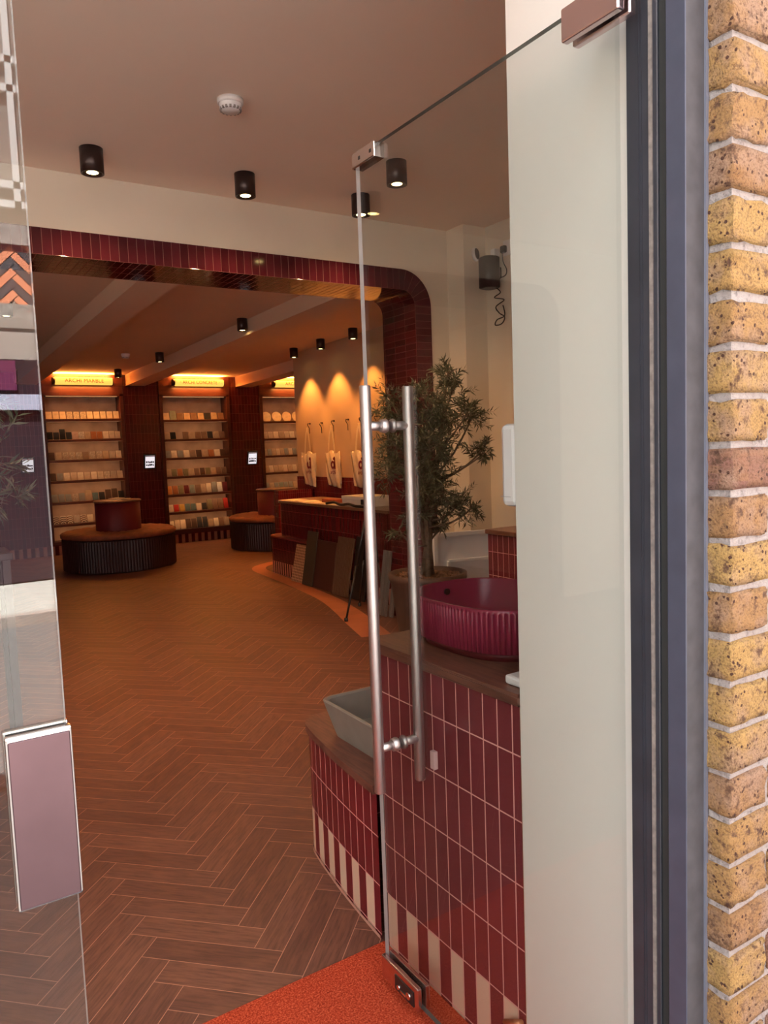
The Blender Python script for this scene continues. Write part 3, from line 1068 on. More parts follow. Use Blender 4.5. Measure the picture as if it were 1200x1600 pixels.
st = thing('plant_stand', 'tall dark wooden plant stand behind the closed glass leaf', 'stand', (.235, 3.6, 0))
b = NB(); box(b, .10, .37, 3.465, 3.735, 1.035, 1.065, 0, .003); obj('top', b, M['drum_wood'], st)
for dx in (-.11, .11):
    for dy in (-.11, .11):
        b = NB(); box(b, .235 + dx - .015, .235 + dx + .015, 3.6 + dy - .015, 3.6 + dy + .015, 0, 1.035); obj('leg', b, M['drum_wood'], st)
olive('small olive tree in clay pot on the tall stand behind the closed glass leaf', .235, 3.6, 1.066, cl2, .125, .19, seed=4, per=200, L0=.07)

# ------------------------------------------------------------------ devices on the side wall
spk = thing('wall_speaker', 'black cylindrical wall speaker high in the alcove corner', 'speaker', (4.04, 4.56, 2.75))
b = NB()
rings_ = []
for z, s_ in ((2.635, .85), (2.642, 1), (2.865, 1), (2.872, .9)):
    rings_.append([(x, y, z) for x, y, _ in rr(3.955 - .082 * s_, 3.955 + .060 * s_, 4.54 - .07 * s_, 4.54 + .07 * s_, .045, 0)])
loft(b, rings_, True)
obj('cabinet', b, M['black'], spk)
b = NB()
box(b, 4.0, 4.039, 4.50, 4.58, 2.71, 2.80, 0, .01)
obj('wall_bracket', b, M['black'], spk)
b = NB()
P = smooth_path([(3.97, 4.50, 2.64), (4.00, 4.48, 2.60), (3.955, 4.50, 2.56), (4.01, 4.45, 2.54), (3.96, 4.49, 2.49), (3.975, 4.47, 2.44), (4.01, 4.45, 2.41), (3.99, 4.46, 2.36), (3.95, 4.49, 2.35), (3.96, 4.48, 2.39), (4.01, 4.45, 2.42), (4.005, 4.46, 2.50)], 5)
tube(b, P, .0045, 6)
obj('dangling_cable', b, M['black'], spk)
cm = thing('wall_camera', 'small white camera with black oval lens above the wall speaker', 'camera', (3.92, 4.69, 2.92))
b = NB()
def oval(b, cx, y0, y1, cz, ax, az, tilt=0.15, n=28):
    ra = []
    for y, s_ in ((y1, 1), (y0 + .006, 1), (y0, .85)):
        ra.append([(cx + s_ * (ax * C_(2 * PI * k / n)) + tilt * -s_ * az * S_(2 * PI * k / n), y, cz + s_ * az * S_(2 * PI * k / n)) for k in range(n)])
    loft(b, ra, True)
oval(b, 3.925, 4.655, 4.689, 2.920, .030, .050, .2); obj('housing', b, M['white_plastic'], cm)
b = NB(); oval(b, 3.922, 4.645, 4.656, 2.922, .020, .042, .2); obj('lens_window', b, M['black'], cm)
sk = thing('wall_socket', 'white double wall socket with black plug near the alcove ceiling', 'socket', (4.04, 4.45, 2.92))
b = NB(); box(b, 4.031, 4.0395, 4.39, 4.475, 2.87, 2.985, 0, .003); obj('plate', b, M['white_plastic'], sk)
b = NB(); box(b, 3.995, 4.031, 4.425, 4.475, 2.89, 2.945, 0, .010); obj('plug', b, M['black'], sk)
b = NB()
tube(b, smooth_path([(4.00, 4.45, 2.89), (4.00, 4.44, 2.82), (4.015, 4.42, 2.76), (4.01, 4.43, 2.72), (3.99, 4.48, 2.70), (3.985, 4.49, 2.66)], 5), .004, 6)
obj('flex', b, M['black'], sk)
ch = thing('usb_charger', 'white plug adaptor on the side wall right of the camera', 'charger', (4.04, 4.57, 2.92))
b = NB(); box(b, 3.985, 4.0395, 4.52, 4.57, 2.885, 2.94, 0, .005); obj('body', b, M['white_plastic'], ch)
b = NB(); tube(b, [(4.0, 4.545, 2.886), (3.995, 4.545, 2.873)], .003, 6); obj('lead', b, M['white_plastic'], ch)

# ------------------------------------------------------------------ ceiling cans
def can(x, y, zc, r, h, label, energy, group, cone=140, blend=1.0):
    o = thing('ceiling_spotlight', label, 'spotlight', (x, y, zc), group)
    b = NB()
    lathe(b, [(0, zc), (r, zc), (r, zc - h), (r * .86, zc - h), (r * .80, zc - h + .02)], x, y, 32)
    obj('housing', b, M['bronze'], o)
    b = NB()
    lathe(b, [(r * .80, zc - h + .02), (r * .50, zc - h + .006), (0, zc - h + .003)], x, y, 24)
    b.normal_update()
    for f in b.faces:
        c = f.calc_center_median()
        if math.hypot(c.x - x, c.y - y) > r * .5: f.material_index = 1
    obj('lens', b, [M['lens'], M['bronze']], o)
    L = bpy.data.lights.new('bulb', 'SPOT')
    L.energy = energy; L.color = (1, .54, .27) if zc > 3 else WARM; L.spot_size = R(cone); L.spot_blend = blend; L.shadow_soft_size = .02
    lo = bpy.data.objects.new('bulb', L)
    COL.objects.link(lo); lo.parent = o; lo.location = (0, 0, -h - .006)
    return o
gF, gB, gW = 'front room ceiling spotlights', 'back room ceiling spotlights', 'spotlights washing the tote bag wall'
ZF = ZC
can(1.024, 4.465, ZF, .062, .135, 'bronze ceiling spotlight furthest left above the tiled arch', CAN_FRONT, gF)
can(1.918, 4.45, ZF, .062, .135, 'bronze ceiling spotlight left of centre above the tiled arch', CAN_FRONT, gF)
can(2.757, 4.467, ZF, .062, .135, 'bronze ceiling spotlight directly behind the glass door edge', CAN_FRONT, gF)
can(2.642, 3.858, ZF, .062, .135, 'bronze ceiling spotlight seen through the glass door, nearest the entrance', CAN_FRONT, gF)
can(4.36, 7.333, 2.771, .052, .12, 'back ceiling spotlight nearest the arch above the tote wall', CAN_WASH, gW, 84, .55)
can(4.37, 8.12, 2.759, .052, .12, 'back ceiling spotlight second from the arch above the tote wall', CAN_WASH, gW, 84, .55)
can(4.38, 8.87, 2.748, .052, .12, 'back ceiling spotlight furthest along the tote wall', CAN_WASH, gW, 84, .55)
can(2.996, 7.195, 2.773, .052, .12, 'back ceiling spotlight alone between two beams near the arch', CAN_BACK, gB, 110, 1)
can(2.884, 9.66, 2.736, .052, .12, 'back ceiling spotlight beside the beam over the round bench', CAN_BACK, gB, 110, 1)
can(2.789, 11.427, 2.710, .052, .12, 'back ceiling spotlight in front of the leftmost lit sign', CAN_BACK * .8, gB, 110, 1)
can(.857, 7.133, 2.774, .052, .12, 'back ceiling spotlight seen through the closed glass leaf', CAN_BACK, gB, 110, 1)

for lx, ly in ((.10, 4.45), (-.82, 4.41)):
    can(lx, ly, ZF, .062, .135, 'bronze ceiling spotlight on the front ceiling, %s' % {(.10, 4.45): 'hidden behind the closed glass leaf', (-.82, 4.41): 'seen only as a reflection in the open door'}[(lx, ly)], CAN_FRONT, gF)

def detector(x, y, zc, r, label):
    o = thing('smoke_detector', label, 'smoke detector', (x, y, zc))
    b = NB(); lathe(b, [(0, zc), (r, zc), (r, zc - .018), (r * .93, zc - .024), (r * .9, zc - .024)], x, y, 36); obj('base', b, M['white_plastic'], o)
    b = NB(); lathe(b, [(r * .88, zc - .022), (r * .82, zc - .045), (r * .66, zc - .055), (0, zc - .057)], x, y, 36); obj('cover', b, M['white_plastic'], o)
    b = NB()
    for k in range(16):
        a = 2 * PI * k / 16
        boxm(b, Matrix.Translation((x + r * .76 * C_(a), y + r * .76 * S_(a), zc - .047)) @ Matrix.Rotation(a, 4, 'Z'), r * .14, r * .16, .012)
    obj('vent_slots', b, plain('grey_slots', (.3, .28, .27), .6), o)
detector(1.48, 3.56, ZC, .063, 'white round smoke detector on the front ceiling')
detector(2.517, 9.872, 2.733, .055, 'white round smoke detector on the back ceiling')

# ------------------------------------------------------------------ display units on the back wall
SH1 = [2.03, 1.725, 1.42, 1.11, .79, .46, .20]
SH2 = [2.00, 1.69, 1.39, 1.09, .795, .51, .22]
SH3 = [1.955, 1.66, 1.365, 1.072, .775, .495, .22]
ordn = ['topmost', 'second', 'third', 'fourth', 'fifth', 'sixth', 'bottom']
TXT = ['ARCHI MARBLE', '\u00b7 ARCHI CONCRETE \u00b7', 'ARCHI UNIT']
FILL_GLOW = emit('added_fill_glow', (1, .55, .24), .12)  # faint glow for the fill strips added inside the niches
tube_mat = emit('glowing_tube_shade', (1.0, .56, .10), .44)
ink = plain('dark_amber_lettering', (.30, .10, .02), .6)
UN = ['left', 'middle', 'right']
unit_lab = ['left display unit of tile samples below the ARCHI MARBLE sign', 'middle display unit of tile samples below the ARCHI CONCRETE sign', 'right display unit half hidden by the tote bag wall']
for ui, ((x0, x1), SH) in enumerate(zip(units, (SH1, SH2, SH3))):
    u = thing('display_unit', unit_lab[ui], 'shelving', ((x0 + x1) / 2, 12.2, .15), 'tile sample display units')
    b = NB(); box(b, x0 - .02, x1 + .02, 12.36, 12.40, .17, 2.39); obj('back_panel', b, M['plaster'], u)
    b = NB()
    box(b, x0 - .055, x0, 12.085, 12.40, .152, 2.40)
    box(b, x1, x1 + .055, 12.085, 12.40, .152, 2.40)
    box(b, x0, x1, 12.085, 12.40, .152, SH[6] - .004)
    for (cx, sg) in ((x0, 1), (x1, -1)):        # small rounded top corners
        prism_pts = [(cx, 2.40), (cx + sg * .03, 2.40)]
    obj('frame', b, M['header_wood'], u)
    b = NB(); box(b, x0 - .055, x1 + .055, 12.085, 12.40, 2.375, ZB - .002); obj('header_panel', b, M['header_wood'], u)
    for z in SH[:6]:
        b = NB(); box(b, x0, x1, 12.06, 12.36, z - .040, z, 0, .002, 1); shf = obj('shelf', b, M['shelf_wood'], u)
        A = bpy.data.lights.new('shelf_fill', 'AREA'); A.shape = 'RECTANGLE'; A.size = x1 - x0 - .04; A.size_y = .02; A.energy = SHELF_W; A.color = (1, .52, .22)  # fill lamp added under each shelf to even out the niche light
        ao = bpy.data.objects.new('shelf_fill', A); COL.objects.link(ao); ao.parent = shf
        ao.location = (0, 12.10 - 12.2, z - .045 - .15); ao.rotation_euler = (R(22), 0, 0)
        b = NB(); box(b, x0 + .02, x1 - .02, 12.09, 12.11, z - .043, z - .0405); obj('added_fill_strip', b, FILL_GLOW, shf)  # thin added strip marking the fill lamp
    # added fill strip and lamp under the header, to brighten the niche
    b = NB(); box(b, x0 + .03, x1 - .03, 12.12, 12.14, 2.362, 2.374)
    stp = obj('header_fill_strip', b, emit('header_fill_glow', (1, .55, .24), .12), u)
    A = bpy.data.lights.new('header_fill', 'AREA'); A.shape = 'RECTANGLE'; A.size = x1 - x0 - .1; A.size_y = .03; A.energy = .35; A.color = (1, .50, .22)
    ao = bpy.data.objects.new('header_fill', A); COL.objects.link(ao); ao.parent = stp
    ao.location = (0, 12.13 - 12.2, 2.355 - .15)
    ao.rotation_euler = (R(-8), 0, 0)
    # lit tube sign
    lx0, lx1 = ((2.02, 2.835), (3.80, 4.61), (5.54, 6.35))[ui]
    zl, yl, rl = 2.588, 12.02, .058
    s = thing('tube_sign', ('glowing amber tube sign lettered ARCHI MARBLE', 'glowing amber tube sign lettered ARCHI CONCRETE', 'glowing amber tube sign cut off by the tote bag wall')[ui], 'sign', ((lx0 + lx1) / 2, 12.085, zl), 'amber tube signs above the display units')
    b = NB(); tube(b, [(lx0, yl, zl), (lx0 + .01, yl, zl), (lx1 - .01, yl, zl), (lx1, yl, zl)], [rl * .9, rl, rl, rl * .9], 28); obj('tube_shade', b, tube_mat, s)
    b = NB(); tube(b, [(lx0 - .035, yl, zl), (lx0 - .002, yl, zl)], rl * .93, 24); obj('end_cap', b, M['black'], s)
    b = NB(); tube(b, [(lx1 + .002, yl, zl), (lx1 + .012, yl, zl)], rl * .93, 24); obj('end_cap', b, M['black'], s)
    b = NB(); box(b, lx0 + .1, lx0 + .13, yl, 12.084, zl - .012, zl + .012); obj('wall_arm', b, M['black'], s)
    b = NB(); box(b, lx1 - .13, lx1 - .1, yl, 12.084, zl - .012, zl + .012); obj('wall_arm', b, M['black'], s)
    text_mesh('lettering', TXT[ui], .082, ink, ((lx0 + lx1) / 2, yl - rl - .0015, zl), Matrix.Rotation(R(90), 3, 'X'), s, .001, space=1.05, sx=.95 if ui != 1 else .80)
    for k, (dy, dz, rx) in enumerate(((.0, .07, 180), (0, -.07, 0))):
        A = bpy.data.lights.new('tube_lamp', 'AREA'); A.shape = 'RECTANGLE'; A.size = lx1 - lx0; A.size_y = .06; A.energy = (13.0, 2.6)[k]; A.color = (1, .42, .09)
        ao = bpy.data.objects.new('tube_lamp', A); COL.objects.link(ao); ao.parent = s
        ao.location = (0, yl + dy - 12.085, dz); ao.rotation_euler = (R(rx), 0, 0)

PAL = {
 'cream': (.72, .56, .38), 'beige': (.60, .44, .29), 'tan': (.46, .31, .19), 'brown': (.22, .12, .07), 'dark brown': (.09, .045, .028), 'charcoal': (.035, .03, .03), 'black': (.012, .010, .012),
 'grey': (.27, .25, .21), 'sage grey': (.24, .25, .19), 'olive': (.19, .15, .07), 'rust': (.36, .12, .04), 'orange': (.60, .22, .05), 'mustard': (.58, .34, .07), 'red': (.50, .03, .02), 'teal grey': (.12, .17, .16),
 'maroon': (.12, .012, .015), 'pink beige': (.58, .36, .26), 'marbled cream': (.70, .55, .40), 'marbled beige': (.56, .42, .30), 'striped cream': (.68, .52, .37), 'patterned cream': (.70, .57, .40), 'speckled brown': (.25, .15, .09), 'white': (.80, .74, .64)}
PM = {}
def pal_mat(k):
    if k in PM: return PM[k]
    c = PAL[k]
    key = k.replace(' ', '_') + '_tile'
    if k.startswith('marbled'):
        t = NT(key); n = t.noise(t.obj_co((1, 1, 1)), 22, 6, .7)
        PM[k] = t.set(t.ramp(n, [(.40, c), (.50, tuple(v * .55 for v in c)), (.56, c)]), .3)
    elif k.startswith('striped'):
        t = NT(key); wv = t.n('ShaderNodeTexWave', bands_direction='X'); wv.inputs['Scale'].default_value = 18; t.t.links.new(t.obj_co(), wv.inputs['Vector'])
        PM[k] = t.set(t.ramp(wv.outputs[1], [(.4, c), (.6, tuple(v * .35 for v in c))]), .4)
    elif k.startswith('patterned'):
        t = NT(key); wv = t.n('ShaderNodeTexWave', wave_type='RINGS', rings_direction='SPHERICAL'); wv.inputs['Scale'].default_value = 11; wv.inputs['Distortion'].default_value = 1.5; t.t.links.new(t.obj_co(), wv.inputs['Vector'])
        PM[k] = t.set(t.ramp(wv.outputs[1], [(.45, c), (.55, (.12, .05, .035))]), .4)
    else:
        PM[k] = plain(key, c, .35, vary=.14, scale=20)
    return PM[k]
def sample(x, z, w, h, colr, label, group, lean=14, disc=False, y=12.165, fr=None):
    t_ = .009
    b = NB()
    if disc:
        pts = [(w / 2 * C_(2 * PI * k / 28), w / 2 * S_(2 * PI * k / 28) + w / 2 * .93) for k in range(28)]
        pts = [(p, max(0, q)) for p, q in pts]
        lo = [b.verts.new((p, 0, q)) for p, q in pts]; hi = [b.verts.new((p, t_, q)) for p, q in pts]
        b.faces.new(lo); b.faces.new(hi[::-1])
        for k in range(28): b.faces.new((lo[k], lo[(k + 1) % 28], hi[(k + 1) % 28], hi[k]))
    else:
        box(b, -w / 2, w / 2, 0, t_, 0, h, 0, .0012, 1)
    o = obj('tile_sample', b, pal_mat(colr))
    o.location = (x, y, z + .0005); o.rotation_euler = (R(-lean), 0, R(random.uniform(-3, 3)))
    tag(o, label, 'tile sample', group)
    return o
def row(ui, si, cols, x_start, x_end, z, hs=.118, gap=.010, discs=False):
    n = len(cols)
    unitname = UN[ui]
    pitch = (x_end - x_start) / n
    for k, cdef in enumerate(cols):
        if cdef is None: continue
        parts = cdef.split('|')
        colr = parts[0]; sc = float(parts[1]) if len(parts) > 1 else 1.0
        from_l = k + 1
        pos = ['first', 'second', 'third', 'fourth', 'fifth', 'sixth', 'seventh', 'eighth', 'ninth', 'tenth', 'eleventh', 'twelfth'][k]
        kind = 'round tile sample' if discs else ('tall tile sample' if sc > 1.15 else 'tile sample')
        label = '%s %s, %s from left on %s shelf of %s display unit' % (colr, kind, pos, ordn[si], unitname)
        w = pitch - gap - .004
        sample(x_start + pitch * (k + .5), z, w, hs * sc * random.uniform(.97, 1.03), colr, label, 'tile samples in the %s display unit' % unitname, disc=discs)
C = 'cream'; B_ = 'beige'; T_ = 'tan'; BR = 'brown'; DB = 'dark brown'; CH = 'charcoal'; BK = 'black'; G = 'grey'
x0, x1 = 1.88, 2.95
row(0, 0, [C, C, C, 'marbled cream', 'marbled cream', 'marbled cream', C, C, C, C, C], x0, x1, SH1[0])
row(0, 1, [BK, CH, BK + '|1.4', CH, 'pink beige', 'marbled cream', T_, 'rust', 'rust', C, B_, B_], x0, x1, SH1[1], gap=.006)
row(0, 2, [DB, T_, 'marbled beige', 'marbled beige', 'marbled beige', 'speckled brown', 'marbled beige', 'marbled beige', T_, 'striped cream', C], x0, x1, SH1[2])
row(0, 3, [DB, G, C, B_, C, B_, C, B_, 'marbled cream', 'striped cream', B_], x0, x1, SH1[3])
row(0, 4, [G, G, G, 'marbled beige', G, T_ + '|1.35', 'teal grey', CH, DB + '|1.35', DB + '|1.4', CH], x0, x1, SH1[4])
row(0, 5, ['patterned cream', 'patterned cream', 'patterned cream', 'striped cream', 'patterned cream', C, None, None, None, None, None], x0, x1, SH1[5])
row(0, 6, [None, 'patterned cream', C, None, None, None, None, None, None, None, None], x0, x1, SH1[6])
x0, x1 = 3.62, 4.66
row(1, 0, [B_, 'sage grey|1.35', BR, T_, BR, T_, CH, T_, BR], x0, x1, SH2[0])
row(1, 1, [T_, BK, None, BR, T_, BR, BR, CH, T_, BR], x0, x1, SH2[1])
row(1, 2, [G, C, G, C, 'speckled brown', DB, T_, 'rust', C, DB], x0, x1, SH2[2])
row(1, 3, [T_, 'olive', 'rust', 'olive', T_, BR, DB, 'olive', T_, BR, BR], x0, x1, SH2[3])
row(1, 4, ['orange|1.2', 'rust|1.2', 'olive|1.2', 'maroon|1.2', 'sage grey|1.2', BR + '|1.2', T_ + '|1.2', C + '|1.3', G + '|1.4', 'white|1.4', 'maroon|1.4'], x0, x1, SH2[4])
row(1, 5, [C, 'red', 'mustard', 'teal grey', 'teal grey', C, CH, 'olive|1.5', BR + '|1.5', BR + '|1.5', 'red|1.5'], x0, x1, SH2[5])
row(1, 6, [C + '|1.2', B_ + '|1.3', C + '|1.3', DB + '|1.4', DB + '|1.4', CH + '|1.5', CH + '|1.5', T_ + '|1.1', C + '|1.2', BR + '|1.2', T_ + '|1.2'], x0, x1, SH2[6])
x0, x1 = 5.34, 6.06
row(2, 0, [C, C, B_, B_], x0, x1 + .05, SH3[0], hs=.2, discs=True)
row(2, 1, [B_, B_, C, T_, B_, C, T_], x0, x1, SH3[1])
row(2, 2, [T_, G, T_, B_, T_, G, B_, G, T_], x0, x1, SH3[2], gap=.006)
row(2, 3, [T_, B_, T_, T_, B_, T_, B_, T_], x0, x1, SH3[3])
row(2, 4, [G, T_, G, 'sage grey', G, G, T_, G], x0, x1, SH3[4])
row(2, 5, [T_, BR, None, None, None, None, None], x0, x1, SH3[5])

# tablets on the piers
def tablet(x, z, label):
    o = thing('tablet_screen', label, 'tablet', (x, YBK, z), 'tablets on the maroon piers')
    Mx = Matrix.Translation((x, YBK - .055, z)) @ Matrix.Rotation(R(14), 4, 'X')
    b = NB(); boxm(b, Mx, .185, .02, .235, 0, .004); obj('casing', b, M['black'], o)
    b = NB(); boxm(b, Mx @ Matrix.Translation((.004, -.0108, 0)), .145, .002, .195); obj('screen', b, emit('white_screen', (.80, .80, .86), .36), o)
    b = NB()
    rg = random.Random(int(x * 10))
    for r_ in range(2):
        for c in range(5):
            w = rg.uniform(.012, .028)
            boxm(b, Mx @ Matrix.Translation((.004 - .052 + c * .026, -.012, -.005 - r_ * .045 + rg.uniform(-.006, .006))), w, .001, rg.uniform(.014, .032))
    obj('screen_pictures', b, M['black'], o)
    b = NB(); boxm(b, Mx @ Matrix.Translation((.004, -.012, .088)), .145, .001, .014); obj('screen_banner', b, plain('red_banner', (.30, .05, .06), .5), o)
    b = NB(); box(b, x - .03, x + .03, YBK - .05, YBK, z - .05, z + .03); obj('bracket', b, M['black'], o)
tablet(3.335, 1.345, 'lit tablet on the maroon pier between left and middle units')
tablet(5.07, 1.335, 'lit tablet on the maroon pier right of the middle unit')
tablet(1.575, 1.365, 'lit tablet left of the left unit, behind closed glass leaf')

# ------------------------------------------------------------------ round benches
def bench(cx, cy, label):
    o = thing('round_bench', label, 'bench', (cx, cy, 0), 'round tiered benches')
    b = NB()
    nf = 120
    def fl(th, r, z): return (r + (.006 * abs(math.sin(nf * th / 2)) if r > .7 else 0), z)
    lathe(b, [(.69, .0), (.705, .01), (.705, .40), (.69, .415), (0, .415)], cx, cy, nf * 4, fn=fl, smooth=False)
    obj('fluted_drum', b, M['drum_wood'], o)
    b = NB()
    def tuft(th, r, z):
        k = .5 + .5 * math.cos(th * 22 + (r * 40)) * math.cos(r * 42)
        return (r, z + (.014 * k if z > .44 else 0))
    lathe(b, [(.70, .415), (.722, .425), (.725, .455), (.70, .475), (.66, .482), (.60, .484), (.55, .483), (.50, .484), (.45, .483), (.40, .484), (.36, .483), (.30, .478), (0, .476)], cx, cy, 132, fn=tuft)
    obj('tufted_cushion', b, M['cushion'], o)
    b = NB()
    lathe(b, [(.285, .47), (.285, .845), (.27, .85), (0, .85)], cx, cy, 72)
    obj('centre_drum', b, M['maroon_paint'], o)
    b = NB()
    lathe(b, [(.28, .848), (.30, .852), (.30, .870), (.29, .875), (0, .875)], cx, cy, 72)
    obj('centre_top', b, M['counter_wood'], o)
    return o
bn = bench(2.385, 10.26, 'large round tiered bench in front of the left display unit')
dup(bn, (4.80, 10.55, 0), 'round tiered bench partly hidden behind the reception desk')
for k, (dx, dy, a, w, c_) in enumerate(((-.08, -.05, 10, .20, 'card'), (.10, .02, -25, .15, 'paper'), (.02, .12, 40, .18, 'card'))):
    b = NB(); boxm(b, Matrix.Translation((0, 0, .003)) @ Matrix.Rotation(R(a), 4, 'Z'), w, w * .7, .006)
    o = obj('brochure', b, M[c_])
    o.location = (2.385 + dx, 10.26 + dy, .8755 + .007 * k)
    tag(o, ('white brochure lying at the left on the round bench top', 'cream brochure lying at the right on the round bench top', 'white brochure lying at the back of the round bench top')[k], 'brochure', 'brochures on the round bench')

# ------------------------------------------------------------------ reception desk
def rpath(x0, x1, y0, y1, r, n=10):
    """open path: front face (x=x0) from near end y0 to far end y1, rounded far corner, then along +x"""
    P = [(x0, y0)]
    for k in range(n + 1):
        a = PI / 2 * k / n
        P.append((x0 + r - r * C_(a), y1 - r + r * S_(a)))
    P.append((x1, y1))
    return P
dk = thing('reception_desk', 'stepped dark maroon tiled reception desk before the tote bag wall', 'desk', (3.9, 7.0, 0))
b = NB(); wall_path(b, rpath(3.665, 4.4, 5.75, 8.42, .22), 0, .425); 
obj('lower_front', b, M['desk_tile'], dk)
b = NB()
P = rpath(3.655, 4.4, 5.74, 8.43, .23)
prism(b, P + [(4.4, 5.74)], .425, .44)
obj('ledge', b, M['maroon_paint'], dk)
b = NB(); wall_path(b, rpath(3.73, 4.4, 5.75, 8.22, .16), .44, .835)
obj('upper_front', b, M['desk_tile'], dk)
b = NB()
P = rpath(3.71, 4.35, 5.74, 8.24, .17)
prism(b, P + [(4.35, 5.74)], .835, .862)
obj('desk_top', b, plain('amber_stone_top', (.16, .085, .05), .3), dk)
b = NB(); box(b, 3.67, 4.4, 5.745, 5.76, 0, .835); uv_world(b); obj('end_panel', b, M['desk_tile'], dk)
b = NB(); box(b, 4.06, 4.58, 8.86, 9.0, 0, .93); uv_world(b)
tag(obj('low_tiled_wall', b, M['dado_tile']), 'short dark maroon tiled wall behind the reception desk', 'wall')

# items on the desk
def paper(x, y, a, w, l, z, label, mat='paper'):
    b = NB(); boxm(b, Matrix.Rotation(R(a), 4, 'Z'), w, l, .004)
    o = obj('paper_sheet', b, M[mat]); o.location = (x, y, z + .0025)
    return tag(o, label, 'paper', 'papers on the reception desk')
paper(3.84, 7.95, 8, .21, .30, .8625, 'cream paper sheet at the far end of the reception desk')
paper(3.85, 7.58, -14, .21, .30, .8625, 'cream paper sheet second from the desk far end')
paper(3.84, 7.24, 22, .21, .30, .8625, 'cream paper sheet lying left of the terracotta brick on the desk')
paper(3.83, 6.86, -5, .21, .30, .8625, 'cream paper sheet under the near side of the terracotta brick')
b = NB(); box(b, -.06, .06, -.14, .14, 0, .038, 0, .003)
o = obj('terracotta_brick', b, M['rust_box']); o.location = (3.90, 7.12, .8685); tag(o, 'small terracotta coloured block on papers on the desk', 'block')
bx = thing('cardboard_box', 'low white cardboard box on the reception desk', 'box', (3.95, 6.45, .862))
b = NB(); box(b, 3.78, 4.10, 6.25, 6.70, .8625, .95); obj('box_body', b, M['card'], bx)
b = NB(); box(b, 3.775, 4.105, 6.245, 6.705, .93, .965, 0, .002); obj('lid', b, M['card'], bx)
b = NB()
tube(b, smooth_path([(3.73, 6.95, .878), (3.74, 6.8, .895), (3.73, 6.65, .878), (3.74, 6.5, .890), (3.73, 6.35, .878), (3.75, 6.2, .878)], 5), .014, 8)
tag(obj('black_strap', b, M['black']), 'tangled black strap along the front edge of the desk top', 'strap')
for k in range(4):
    b = NB(); box(b, -.13, .13, -.17, .17, 0, .028, 0, .004)
    o = obj('folded_textile', b, M['card'] if k % 2 else M['paper'])
    o.location = (4.13, 6.02, .8625 + .0285 * k); o.rotation_euler = (0, 0, R((-4, 3, -2, 5)[k]))
    tag(o, 'folded cream cloth on the near end of the desk, %s of its pile' % ('bottom', 'second from bottom', 'second from top', 'top')[k], 'cloth', 'folded cloths at the near end of the desk')

# sample boards leaning on the desk front
def board(y0, y1, h, xb, mat, label, th=.012, name='sample_board', rib=False, xt=3.662):
    a = math.asin(min(.9, (xt - xb - th) / h)) if xt - xb - th > 0 else 0
    b = NB()
    w = y1 - y0
    box(b, -th, 0, -w / 2, w / 2, 0, h, 0, .0015, 1)
    if rib:
        n = int(w / .028)
        for k in range(n):
            yy = -w / 2 + w * (k + .5) / n
            box(b, -th - .007, -th + .001, yy - .009, yy + .009, 0, h)
    o = obj(name, b, mat)
    o.location = (xb + th, (y0 + y1) / 2, .001 + th * math.sin(a)); o.rotation_euler = (0, a, 0)
    return tag(o, label, 'sample board', 'boards leaning on the reception desk')
t = NT('cream_lattice_tile')
tcn = t.obj_co((1, 1, 1))
sp2 = t.n('ShaderNodeSeparateXYZ'); t.t.links.new(tcn, sp2.inputs[0])
uu = t.math('SINE', t.math('MULTIPLY', sp2.outputs[1], 2 * PI / .075)); vv = t.math('SINE', t.math('MULTIPLY', sp2.outputs[2], 2 * PI / .060))
pp = t.math('MULTIPLY', uu, vv)
M['lattice'] = t.set(t.mix(t.math('GREATER_THAN', t.math('ABSOLUTE', pp), .28), (.62, .40, .24), (.24, .12, .06)), .45)
board(7.27, 7.54, .41, 3.56, M['lattice'], 'cream lattice patterned board leaning on the desk, furthest of the row')
board(7.02, 7.25, .58, 3.55, plain('dark_olive_board', (.055, .042, .028), .5), 'tall dark board leaning beside the cream lattice board')
board(6.62, 7.08, .50, 3.575, plain('dark_brown_board', (.062, .022, .016), .45), 'wide dark brown board leaning in the middle of the row')
board(6.26, 6.57, .575, 3.54, plain('ribbed_brown_board', (.115, .065, .038), .5), 'ribbed brown board leaning right of the wide board', rib=True)
board(5.98, 6.22, .60, 3.56, plain('black_board', (.014, .012, .012), .4), 'black board leaning behind the easel legs')
def silver(y, h, xb, w, label):
    b = NB(); box(b, -.012, 0, -w / 2, w / 2, 0, h, 0, .002, 1); box(b, -.020, -.011, -w / 2, -w / 2 + .010, 0, h); box(b, -.020, -.011, w / 2 - .010, w / 2, 0, h)
    a = math.asin((3.476 - xb - .012) / h)
    o = obj('profile_sample', b, plain('grey_laminate', (.26, .25, .245), .35, .5)); o.location = (xb + .012, y, .003); o.rotation_euler = (0, a, 0)
    return tag(o, label, 'profile sample', 'grey profile strips leaning on the arch jamb')
silver(5.415, .56, 3.385, .055, 'tall grey profile strip leaning on arch jamb, furthest in')
silver(5.352, .56, 3.385, .050, 'tall grey profile strip leaning on arch jamb, nearer one')
silver(5.290, .33, 3.41, .050, 'short grey profile strip leaning on the arch jamb')

